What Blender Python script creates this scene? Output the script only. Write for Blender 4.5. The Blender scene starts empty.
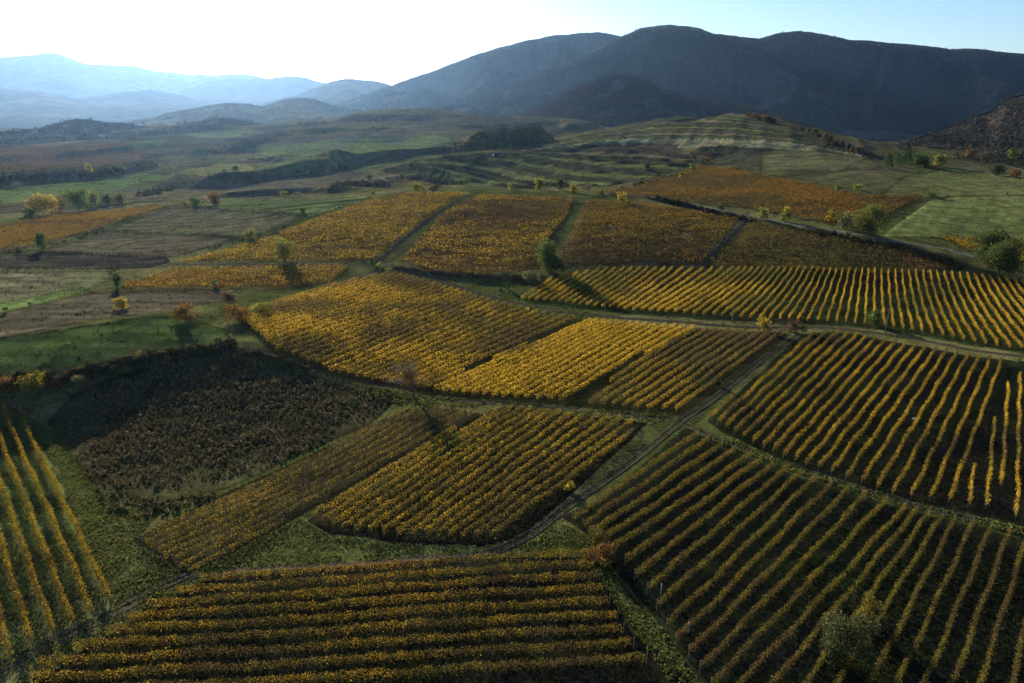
import bpy, math, random
import numpy as np
random.seed(7); R = np.random.default_rng(11)
SC = bpy.context.scene; COL = SC.collection

# ------------------------------------------------------------------ camera, sky, sun, exposure
CAM_H, PITCH, F = 65.0, math.radians(19.4), 682.67
cd = bpy.data.cameras.new('camera'); cam = bpy.data.objects.new('camera', cd); COL.objects.link(cam)
cam.location = (0, 0, CAM_H); cam.rotation_euler = (math.pi/2 - PITCH, 0, 0)
cd.sensor_width = 36; cd.lens = 24; cd.clip_start = 1; cd.clip_end = 60000
SC.camera = cam
SUN_AZ, SUN_EL = math.radians(-25), math.radians(15)      # azimuth from the view axis (left negative)
w = bpy.data.worlds.new('World'); SC.world = w; w.use_nodes = True
nt = w.node_tree; sky = nt.nodes.new('ShaderNodeTexSky'); sky.sky_type = 'NISHITA'; sky.sun_disc = False
sky.sun_elevation = SUN_EL; sky.sun_rotation = SUN_AZ; sky.altitude = 400
sky.air_density = .9; sky.dust_density = .6; sky.ozone_density = 3.2
nt.links.new(sky.outputs[0], nt.nodes['Background'].inputs[0]); nt.nodes['Background'].inputs[1].default_value = 0.064
sl = bpy.data.lights.new('sun', 'SUN'); sl.energy = 5.0; sl.angle = math.radians(0.5); sl.color = (1, .89, .72)
so = bpy.data.objects.new('sun', sl); COL.objects.link(so); so.location = (-300, 600, 300)
so.rotation_euler = (math.pi/2 - SUN_EL, 0, math.pi - SUN_AZ)
SC.view_settings.view_transform = 'Standard'; SC.view_settings.look = 'None'
SC.view_settings.exposure = 1.42; SC.view_settings.gamma = 1; SC.view_settings.use_curve_mapping = False
HAZE = 1.85e-5
SC.cycles.volume_bounces = 1; SC.cycles.max_bounces = 6; SC.cycles.diffuse_bounces = 3; SC.cycles.transmission_bounces = 4

# ------------------------------------------------------------------ noise, rays, terrain
_G = np.random.default_rng(3).random((256, 256))
def vnoise(x, y):
    xi = np.floor(x).astype(int); yi = np.floor(y).astype(int); fx = x - xi; fy = y - yi
    fx = fx*fx*(3-2*fx); fy = fy*fy*(3-2*fy)
    g = lambda a, b: _G[a & 255, b & 255]
    return (g(xi, yi)*(1-fx)+g(xi+1, yi)*fx)*(1-fy) + (g(xi, yi+1)*(1-fx)+g(xi+1, yi+1)*fx)*fy
def fbm(x, y, o=4):
    s = 0; a = .5; t = 0
    for k in range(o):
        s = s + a*vnoise(x*2**k+17.3*k, y*2**k+9.1*k); t += a; a *= .5
    return s/t
CP, SP = math.cos(PITCH), math.sin(PITCH)
def ray(px, py):
    u = (np.asarray(px, float)-512)/F; v = (341.5-np.asarray(py, float))/F
    return u, CP+v*SP, v*CP-SP                      # X, Y, Z per unit of depth
def on_plane(px, py, z):
    a, b, c = ray(px, py); t = (z-CAM_H)/c
    return a*t, b*t
# control points: pixel of the ground + its height above the nearest fields
CTRL = []
for py in (683, 600, 540):
    for px in (-300, 0, 250, 512, 800, 1024, 1350): CTRL.append((px, py, 0))
for px in (430, 600, 800, 1024, 1350): CTRL += [(px, 450, 0), (px, 370, 0)]
CTRL += [(520, 300, 1), (700, 270, 2), (880, 270, 2), (1024, 285, 2), (1350, 290, 3), (480, 400, 0), (620, 330, 1),
 (-300, 380, 4), (-60, 385, 4), (0, 384, 3.5), (60, 378, 3.5), (120, 368, 3.8), (180, 354, 3.8), (232, 342, 5), (290, 360, 2.5),
 (-60, 425, 0), (0, 425, 0), (60, 430, -1.5), (120, 450, -1.0), (200, 440, -1.2), (280, 430, -1.0), (340, 415, -.6), (200, 480, -1.2), (120, 490, -.8), (390, 405, -.5),
 (140, 540, 0), (300, 470, -1), (40, 520, 0), (-60, 520, 0),
 (0, 340, 6), (120, 330, 6), (220, 320, 4.5), (0, 300, 5), (120, 295, 4.5), (250, 300, 3.5), (-200, 300, 5), (350, 280, 3),
 (0, 265, 3), (120, 262, 3), (250, 262, 4), (0, 235, 1), (120, 235, 1), (-200, 240, 0), (380, 262, 4),
 (250, 240, 6), (300, 225, 9), (380, 200, 13), (440, 191, 15), (500, 192, 15.5), (560, 194, 15), (480, 230, 9), (560, 240, 8), (640, 240, 8), (480, 265, 4),
 (640, 200, 14), (700, 208, 12), (760, 235, 8), (850, 240, 8), (940, 260, 5), (1024, 255, 5), (1024, 215, 9), (930, 205, 10), (1250, 220, 9),
 (690, 182, 15), (760, 180, 16), (850, 197, 13), (620, 188, 14), (760, 165, 19), (860, 165, 18), (940, 172, 13), (1024, 180, 12),
 (0, 200, -5), (120, 205, -4), (220, 200, 0), (320, 195, 2), (0, 175, -8), (120, 178, -6), (220, 180, -5), (340, 180, -3),
 (420, 177, 2), (470, 186, 2), (540, 188, 6), (440, 165, 5), (500, 154, 9), (560, 170, 7), (600, 150, 14), (660, 170, 12), (700, 150, 18), (640, 135, 25), (700, 128, 30), (740, 112, 47), (770, 120, 42), (800, 130, 35), (840, 143, 26), (870, 155, 19), (690, 115, 44),
 (0, 150, -10), (150, 150, -8), (300, 150, 0), (380, 145, 2), (0, 135, -8), (150, 132, -4), (300, 130, 4), (400, 130, 9), (470, 125, 14), (540, 118, 26), (470, 148, 3), (520, 140, 8), (400, 116, 24)]
c = np.array(CTRL, float); cx, cy = on_plane(c[:, 0], c[:, 1], c[:, 2])
PTS = np.c_[cx, cy, c[:, 2]]
EXTRA = [(0, -200, 0), (400, -200, 0), (-400, -200, 0), (-600, 100, 2), (600, 100, 0), (0, 20, 0), (-150, 20, 0), (150, 20, 0),
 (380, 1500, -8), (700, 1500, -42), (1000, 2000, -80), (450, 2000, -45), (640, 1150, -18), (900, 1000, -8), (430, 1100, -6), (420, 900, 6), (480, 1000, -2), (520, 1150, -12), (390, 1020, 10), (420, 1200, -4), (300, 1300, 8), (560, 850, 3), (560, 1000, -8), (760, 1000, -10), (800, 1300, -28), (-70, 500, 7), (-20, 500, 8), (30, 510, 9),
 (-2600, 2600, -60), (-1400, 2600, -60), (-400, 2600, -25), (400, 2600, -60), (1400, 2600, -105), (2600, 2600, -105), (2600, 900, 20), (1500, 700, 15), (-1500, 700, -5), (-2600, 900, 0),
 (2600, -300, 0), (-2600, -300, 0)]
PTS = np.vstack([PTS, np.array(EXTRA, float)])
def tps_fit(P, lam):
    n = len(P); d2 = ((P[:, None, :2]-P[None, :, :2])/400)**2; r2 = d2.sum(2)
    K = r2*np.log(np.sqrt(r2)+1e-9)+lam*np.eye(n); Q = np.c_[np.ones(n), P[:, :2]/400]
    A = np.block([[K, Q], [Q.T, np.zeros((3, 3))]]); b = np.r_[P[:, 2], 0, 0, 0]
    return np.linalg.solve(A, b)
TW = tps_fit(PTS, 2e-4)
def tps(x, y):
    s = TW[-3]+TW[-2]*x/400+TW[-1]*y/400
    for i, p in enumerate(PTS):
        r2 = ((x-p[0])/400)**2+((y-p[1])/400)**2
        s = s+TW[i]*r2*.5*np.log(r2+1e-12)
    return s
GX0, GX1, GY0, GY1, GS = -2700, 2700, -300, 2800, 5.0
gx = np.arange(GX0, GX1+GS, GS); gy = np.arange(GY0, GY1+GS, GS)
XX, YY = np.meshgrid(gx, gy); ZG = tps(XX, YY)
far = np.clip((np.hypot(XX, YY)-260)/500, 0, 1)
ZG += far*(11+11*np.clip((YY-620)/250, 0, 1))*(fbm(XX/330+5, YY/190+3, 4)-.5)*2 * np.clip((YY+XX*.2-250)/300, 0, 1)*np.clip(1-(XX-150)/300, .3, 1)      # rolling ground further off
hill = np.exp(-(((XX-260)/330)**2+((YY-1000)/190)**2))                                   # terraced hill: treads and risers
def strips(x, y):
    """old field strips: position across the strip (0..1) and a number for each strip"""
    a = 1.25+1.5*(fbm(x/900+3, y/900+8, 2)-.5); u = (x*np.cos(a)-y*np.sin(a))+30*fbm(x/260, y/260, 2); wd = 16+34*vnoise(np.floor(y/170)+.5, np.floor(x/260)+.5+np.floor(y/170)*.37)
    q = u/wd; return q-np.floor(q), (np.floor(q)*7+np.floor(y/170)*31+np.floor(x/260)*57).astype(int)
fr_, _ = strips(XX, YY); ZG += np.clip((YY-480)/200, 0, 1)*.9*np.exp(-((fr_-.5)/.16)**2)*(1-.65*hill)
ZG += .9*(fbm(XX/38, YY/38, 3)-.5)
q = ZG/5.5; fr = q-np.floor(q); ZG += hill*1.6*((fr**3)-fr)
def H(x, y):
    x = np.clip(np.asarray(x, float), GX0, GX1-.01); y = np.clip(np.asarray(y, float), GY0, GY1-.01)
    i = (x-GX0)/GS; j = (y-GY0)/GS; i0 = i.astype(int); j0 = j.astype(int); a = i-i0; b = j-j0
    return (ZG[j0, i0]*(1-a)+ZG[j0, i0+1]*a)*(1-b)+(ZG[j0+1, i0]*(1-a)+ZG[j0+1, i0+1]*a)*b
def cast(px, py):
    """where the lines of sight through these picture points first meet the ground: x, y, z, depth"""
    px = np.atleast_1d(np.asarray(px, float)); py = np.atleast_1d(np.asarray(py, float))
    a, b, c_ = ray(px, py); ts = np.geomspace(30, 6000, 1400); lo = np.full(len(px), ts[-1]); hi = lo.copy(); done = np.zeros(len(px), bool)
    for k in range(1, len(ts)):
        t = ts[k]; hit = (~done) & (CAM_H+c_*t < H(a*t, b*t))
        lo[hit] = ts[k-1]; hi[hit] = t; done |= hit
    for _ in range(18):
        m = (lo+hi)/2; below = CAM_H+c_*m < H(a*m, b*m); hi = np.where(below, m, hi); lo = np.where(below, lo, m)
    return a*hi, b*hi, H(a*hi, b*hi), hi
def world(poly):
    p = np.array(poly, float); x, y, z, t = cast(p[:, 0], p[:, 1]); return np.c_[x, y]
def inside(x, y, P):
    r = np.zeros(np.shape(x), bool); n = len(P)
    for i in range(n):
        x1, y1 = P[i]; x2, y2 = P[(i+1) % n]
        if y1 == y2: continue
        r ^= ((y1 > y) != (y2 > y)) & (x < (x2-x1)*(y-y1)/(y2-y1)+x1)
    return r
def seg_dist(x, y, L):
    d = np.full(np.shape(x), 1e9)
    for (x1, y1), (x2, y2) in zip(L[:-1], L[1:]):
        l2 = (x2-x1)**2+(y2-y1)**2+1e-9; t = np.clip(((x-x1)*(x2-x1)+(y-y1)*(y2-y1))/l2, 0, 1)
        d = np.minimum(d, np.hypot(x-x1-t*(x2-x1), y-y1-t*(y2-y1)))
    return d

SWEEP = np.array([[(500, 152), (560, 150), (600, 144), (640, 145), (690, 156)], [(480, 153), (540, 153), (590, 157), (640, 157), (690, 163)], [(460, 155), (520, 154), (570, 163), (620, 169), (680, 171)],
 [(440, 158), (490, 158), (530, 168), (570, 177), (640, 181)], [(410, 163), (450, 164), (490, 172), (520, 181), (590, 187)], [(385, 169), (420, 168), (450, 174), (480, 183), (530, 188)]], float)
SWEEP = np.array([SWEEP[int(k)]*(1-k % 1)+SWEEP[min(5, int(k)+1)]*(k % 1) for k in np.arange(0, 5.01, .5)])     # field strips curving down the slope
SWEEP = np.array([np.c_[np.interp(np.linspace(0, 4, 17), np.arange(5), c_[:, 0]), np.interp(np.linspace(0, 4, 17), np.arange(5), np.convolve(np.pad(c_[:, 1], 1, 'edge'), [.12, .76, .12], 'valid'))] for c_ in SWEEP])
def curves(c0, c1, n):
    c0 = np.array(c0, float); c1 = np.array(c1, float); q = np.linspace(0, len(c0)-1, 21); f = lambda c_: np.c_[np.interp(q, np.arange(len(c_)), c_[:, 0]), np.interp(q, np.arange(len(c_)), c_[:, 1])]
    out = []
    for k in range(n+1):
        t = k/n; p = f(c0)*(1-t)+f(c1)*t
        for _ in range(3): p[1:-1] = (p[:-2]+2*p[1:-1]+p[2:])/4
        out.append(p)
    return out
SWEEP2 = curves([(602, 129), (680, 114), (738, 113), (790, 126), (846, 146)], [(540, 149), (630, 141), (720, 142), (800, 145), (868, 157)], 9)
SCOL2 = [(.095, .085, .05), (.075, .09, .04), (.12, .1, .065), (.06, .055, .04), (.1, .112, .045), (.08, .068, .05), (.15, .125, .085), (.09, .1, .045), (.185, .16, .11)]
SLOPE2 = [(np.vstack([SWEEP2[k], SWEEP2[k+1][::-1]]), SCOL2[k], tuple(np.array(SCOL2[k])*1.12), .4, None) for k in range(9)]
SCOL = [(.05, .04, .032), (.13, .115, .075), (.045, .045, .03), (.12, .128, .055), (.038, .04, .028), (.105, .115, .05), (.04, .042, .028), (.13, .135, .06), (.04, .04, .028), (.11, .12, .055)]  # dark strips mix ploughed soil with slope shade put into the colour
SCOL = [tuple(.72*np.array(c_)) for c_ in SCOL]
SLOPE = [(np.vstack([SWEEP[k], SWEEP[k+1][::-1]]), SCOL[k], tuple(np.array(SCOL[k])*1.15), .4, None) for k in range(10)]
BANKS = [(c_, 2.3, 5) for c_ in SWEEP[1:]]+[(c_, 1.1, 5) for c_ in SWEEP2[1:]]+[
 ([(240, 345), (290, 362), (340, 382), (400, 394)], .9, 2.2), ([(400, 267), (440, 273), (490, 277), (545, 275)], 1.5, 2.2), ([(600, 193), (650, 198), (700, 208), (745, 217), (800, 228), (850, 235), (900, 244), (950, 258)], .9, 2.0),
 ([(0, 253), (45, 250), (110, 254), (168, 258)], 1.0, 2.5), ([(45, 249), (105, 229), (165, 208)], 1.2, 3), ([(0, 270), (90, 268), (168, 263)], .8, 2), ([(105, 229), (170, 231), (236, 237)], 1.0, 2.5), ([(190, 206), (240, 212), (300, 216)], 1.5, 3),
 ([(565, 151), (600, 143), (632, 143)], 1.2, 8), ([(702, 149), (730, 145), (764, 150)], 1.8, 10), ([(-60, 345), (0, 340), (60, 329), (140, 317), (200, 313)], .8, 2)]
SCARPS = [([(-60, 187), (0, 185), (60, 182), (110, 175), (150, 168), (175, 164)], 10, 22), ([(130, 198), (180, 191), (240, 184), (300, 177), (350, 171)], 9, 18), ([(250, 159), (330, 159), (400, 160), (450, 154), (485, 148)], 8, 20),
 ([(450, 152), (490, 150), (520, 147), (560, 141)], 20, 55), ([(140, 166), (185, 158), (215, 151), (250, 147)], 10, 25), ([(-60, 143), (40, 141), (110, 139), (180, 133), (245, 129)], 8, 35), ([(285, 135), (340, 132), (405, 131)], 7, 30), ([(320, 123), (380, 121), (445, 120)], 14, 60),
 ([(395, 173), (440, 178), (485, 188)], 5, 9), ([(185, 199), (300, 194), (385, 190)], 4, 9), ([(40, 160), (90, 155), (140, 150)], 6, 22), ([(200, 142), (260, 138), (300, 136)], 6, 24), ([(560, 132), (600, 128), (650, 122)], 8, 22)]
for px, hgt, wd in SCARPS:           # a short steep face towards the viewer, then ground falling gently away behind it
    P = world(px); o_ = np.argsort(P[:, 0]); yl = np.interp(XX, P[o_, 0], P[o_, 1]); L0, L1 = P[:, 0].min(), P[:, 0].max(); yl = yl+10*(fbm(XX/70, XX*0+hgt, 3)-.5)
    d = YY-yl; t = np.clip(d/wd, 0, 1); e = np.clip((XX-L0)/(.22*(L1-L0)), 0, 1)*np.clip((L1-XX)/(.22*(L1-L0)), 0, 1); e = e*e*(3-2*e)
    ZG += hgt*e*(t*t*(3-2*t))*np.exp(-np.clip(d-wd, 0, None)/130)*(.7+.6*vnoise(XX/120+hgt, YY/300))
BW = [(world(b[0]), b[1], b[2]) for b in BANKS]
for P, hgt, wd in BW:
    x0, y0 = P.min(0)-4*wd; x1, y1 = P.max(0)+4*wd; I = np.where((XX > x0) & (XX < x1) & (YY > y0) & (YY < y1)); d = seg_dist(XX[I], YY[I], P); ZG[I] += hgt*np.exp(-(d/max(wd, 4))**2)*(.6+.8*vnoise(XX[I]/40, YY[I]/40))

# ------------------------------------------------------------------ materials
def mat(name):
    m = bpy.data.materials.new(name); m.use_nodes = True; n = m.node_tree; n.nodes.clear()
    out = n.nodes.new('ShaderNodeOutputMaterial'); return m, n, out
def noise_node(n, scale, detail=4, rough=.6):
    tc = n.nodes.new('ShaderNodeNewGeometry'); t = n.nodes.new('ShaderNodeTexNoise'); t.inputs['Scale'].default_value = scale
    t.inputs['Detail'].default_value = detail; t.inputs['Roughness'].default_value = rough; n.links.new(tc.outputs['Position'], t.inputs['Vector']); return t
def ramp(n, fac, lo, hi, a=.3, b=.7):
    r = n.nodes.new('ShaderNodeMapRange'); r.inputs[1].default_value = a; r.inputs[2].default_value = b; r.inputs[3].default_value = lo; r.inputs[4].default_value = hi
    n.links.new(fac, r.inputs[0]); return r.outputs[0]
def vmul(n, a, b):
    m = n.nodes.new('ShaderNodeVectorMath'); m.operation = 'SCALE'; n.links.new(a, m.inputs[0]); n.links.new(b, m.inputs['Scale']); return m.outputs[0]
def foliage_mat(name, trans, vscale=.9):
    m, n, out = mat(name); at = n.nodes.new('ShaderNodeAttribute'); at.attribute_name = 'Col'
    t = noise_node(n, vscale, 2); c2 = vmul(n, at.outputs['Color'], ramp(n, t.outputs['Fac'], .75, 1.25))
    d = n.nodes.new('ShaderNodeBsdfDiffuse'); tr = n.nodes.new('ShaderNodeBsdfTranslucent'); mx = n.nodes.new('ShaderNodeMixShader')
    mx.inputs[0].default_value = trans
    n.links.new(c2, d.inputs[0]); n.links.new(c2, tr.inputs[0]); n.links.new(d.outputs[0], mx.inputs[1]); n.links.new(tr.outputs[0], mx.inputs[2]); n.links.new(mx.outputs[0], out.inputs[0]); return m
M_LEAF = foliage_mat('leaves', .42); M_TWIG = foliage_mat('twigs_and_dry_leaves', .2); M_GRASS = foliage_mat('grass_blades', .35)
def ground_mat(name, base=None, s1=1.3, s2=.11, bump=.35, bdist=.25):
    m, n, out = mat(name); b = n.nodes.new('ShaderNodeBsdfDiffuse'); n.links.new(b.outputs[0], out.inputs[0])
    if base is None:
        at = n.nodes.new('ShaderNodeAttribute'); at.attribute_name = 'Col'; src = at.outputs['Color']
    else:
        rgb = n.nodes.new('ShaderNodeRGB'); rgb.outputs[0].default_value = (*base, 1); src = rgb.outputs[0]
    t1 = noise_node(n, s1, 5, .7); t2 = noise_node(n, s2, 5, .65)
    c1 = vmul(n, src, ramp(n, t1.outputs['Fac'], .45, 1.55)); c2 = vmul(n, c1, ramp(n, t2.outputs['Fac'], .55, 1.45)); n.links.new(c2, b.inputs[0])
    bp = n.nodes.new('ShaderNodeBump'); bp.inputs['Strength'].default_value = bump; bp.inputs['Distance'].default_value = bdist
    n.links.new(t1.outputs['Fac'], bp.inputs['Height']); n.links.new(bp.outputs[0], b.inputs['Normal']); return m
M_GROUND = ground_mat('ground_cover'); M_HILL = ground_mat('hillside', None, .05, .012, .6, 6)
M_SOIL = ground_mat('dirt', (.07, .058, .043), 2.2, .3); M_ROAD = ground_mat('pale_road', (.13, .125, .115), 1.5, .2)
def plain(name, colr, s=6.0, rough=.8):
    m, n, out = mat(name); b = n.nodes.new('ShaderNodeBsdfPrincipled'); b.inputs['Roughness'].default_value = rough
    rgb = n.nodes.new('ShaderNodeRGB'); rgb.outputs[0].default_value = (*colr, 1); t = noise_node(n, s, 4)
    n.links.new(vmul(n, rgb.outputs[0], ramp(n, t.outputs['Fac'], .7, 1.3)), b.inputs['Base Color']); n.links.new(b.outputs[0], out.inputs[0]); return m
M_BARK = plain('bark', (.07, .055, .042), 5); M_POST = plain('weathered_wood', (.09, .078, .065), 8); M_PALEPOST = plain('grey_concrete_post', (.22, .215, .2), 8)
M_PLASTER = plain('pale_plaster', (.55, .52, .46), 1); M_ROOFT = plain('roof_tile', (.16, .07, .045), 1); M_DARKWOOD = plain('dark_wood', (.05, .04, .035), 3)
M_WHITE = plain('white_plastic', (.75, .75, .73), 9); M_ROCK = plain('pale_rock', (.4, .38, .35), .2); M_DARKGLASS = plain('dark_glass', (.02, .025, .03), 3, .2)

# ------------------------------------------------------------------ mesh helpers
def mesh_np(name, V, Fc, m, cols=None, smooth=False):
    """one mesh object from arrays; every face has the same number of corners"""
    V = np.asarray(V, np.float32); Fc = np.asarray(Fc, np.int32); k = Fc.shape[1]; me = bpy.data.meshes.new(name)
    me.vertices.add(len(V)); me.vertices.foreach_set('co', V.ravel()); me.loops.add(Fc.size); me.loops.foreach_set('vertex_index', Fc.ravel())
    me.polygons.add(len(Fc)); me.polygons.foreach_set('loop_start', np.arange(len(Fc), dtype=np.int32)*k)
    if smooth: me.polygons.foreach_set('use_smooth', np.ones(len(Fc), bool))
    if cols is not None:
        a = me.color_attributes.new('Col', 'FLOAT_COLOR', 'POINT'); cc = np.ones((len(V), 4), np.float32); cc[:, :3] = cols; a.data.foreach_set('color', cc.ravel())
    me.update(calc_edges=True); me.materials.append(m); return me
def obj(name, me, parent=None, loc=None):
    o = bpy.data.objects.new(name, me); COL.objects.link(o)
    if parent: o.parent = parent
    if loc is not None: o.location = loc
    return o
def tag(o, label=None, cat=None, group=None, kind=None):
    if label: o['label'] = label
    if cat: o['category'] = cat
    if group: o['group'] = group
    if kind: o['kind'] = kind
    return o
def empty(name, loc): o = bpy.data.objects.new(name, None); o.empty_display_size = .5; COL.objects.link(o); o.location = loc; return o
def leaves(C, S, up=.35, asp=.7):
    """diamond leaf clumps: verts, faces"""
    n = len(C); N = R.normal(size=(n, 3)); N[:, 2] += up*np.sign(N[:, 2]); N /= np.linalg.norm(N, axis=1)[:, None]
    A = R.normal(size=(n, 3)); U = np.cross(N, A); U /= np.linalg.norm(U, axis=1)[:, None]+1e-9; W = np.cross(N, U)
    S = np.asarray(S)[:, None]; U = U*S*.5; W = W*S*.5*asp; sh = R.uniform(-.3, .3, (n, 1))
    V = np.stack([C-U, C-W+U*sh, C+U, C+W-U*sh], 1).reshape(-1, 3); return V, np.arange(4*n).reshape(n, 4)
def tube(P, r0, r1, k=6):
    P = np.asarray(P, float); n = len(P); V = []; T = np.gradient(P, axis=0)
    for i in range(n):
        t = T[i]/(np.linalg.norm(T[i])+1e-9); a = np.cross(t, (0.31, .9, .3)); a /= np.linalg.norm(a)+1e-9; b = np.cross(t, a); r = r0+(r1-r0)*i/(n-1)
        for j in range(k): th = 2*math.pi*j/k; V.append(P[i]+r*(a*math.cos(th)+b*math.sin(th)))
    Fq = [(i*k+j, i*k+(j+1) % k, (i+1)*k+(j+1) % k, (i+1)*k+j) for i in range(n-1) for j in range(k)]
    V.append(P[-1]); e = len(V)-1                    # cap: degenerate-free fan as quads
    if k % 2 == 0:
        for j in range(0, k, 2): Fq.append(((n-1)*k+j, (n-1)*k+(j+1) % k, (n-1)*k+(j+2) % k, e))
    return np.array(V), np.array(Fq)
def join(parts):
    V = []; Fs = []; o = 0
    for v, f in parts: V.append(v); Fs.append(np.asarray(f)+o); o += len(v)
    return np.vstack(V), np.vstack(Fs)
def box(x0, x1, y0, y1, z0, z1):
    V = np.array([(x, y, z) for z in (z0, z1) for (x, y) in ((x0, y0), (x1, y0), (x1, y1), (x0, y1))], float)
    return V, np.array([(0, 3, 2, 1), (4, 5, 6, 7), (0, 1, 5, 4), (1, 2, 6, 5), (2, 3, 7, 6), (3, 0, 4, 7)])
def pick(pal, wts, n): return np.array(pal)[R.choice(len(pal), n, p=np.array(wts)/sum(wts))]

# ------------------------------------------------------------------ ground: one sheet out to the horizon, coloured by what grows where
az = np.r_[np.linspace(-math.pi, math.radians(-44), 70, endpoint=False), np.linspace(math.radians(-44), math.radians(44), 1000), np.linspace(math.radians(44), math.pi, 71)[1:]]
rr = np.r_[np.geomspace(.5, 48, 26, endpoint=False), np.geomspace(48, 2600, 760, endpoint=False), np.geomspace(2600, 12000, 30)]
RR, AA = np.meshgrid(rr, az, indexing='ij'); GXX = RR*np.sin(AA); GYY = RR*np.cos(AA); GZZ = H(GXX, GYY)
shp = GXX.shape
n1 = fbm(GXX/55, GYY/55, 4); n2 = fbm(GXX/9+40, GYY/9, 3); n3 = fbm(GXX/210+9, GYY/140+2, 3)
def lerp(a, b, t): return np.asarray(a)*(1-t[..., None])+np.asarray(b)*t[..., None]
sm = lambda v, a, b: np.clip((v-a)/(b-a), 0, 1)
GRASS, DRY, PLOUGH, STUB, GREEN, SCRUB = (.06, .067, .022), (.12, .105, .05), (.085, .068, .058), (.2, .165, .115), (.08, .11, .038), (.035, .028, .02)
GC = lerp(GRASS, DRY, sm(n1, .35, .65)); GC = lerp(GC, (.07, .05, .035), .7*sm(n3, .52, .68)*sm(RR, 350, 700)); GC *= (.7+.6*n2)[..., None]
fr_, sid = strips(GXX, GYY); SPAL = np.array([(.075, .08, .034), (.095, .08, .055), (.15, .125, .08), (.06, .05, .036), (.09, .1, .042), (.12, .1, .05), (.045, .04, .03), (.1, .075, .04)])
SC_ = SPAL[(_G[sid & 255, (sid//7) & 255]*8).astype(int) & 7]; SW = sm(RR, 420, 560)*(.9-.5*sm(n3, .5, .7)); GC = lerp(GC, SC_, SW); GC *= (1-.35*np.exp(-((fr_-.5)/.09)**2)*sm(RR, 420, 560))[..., None]
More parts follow.
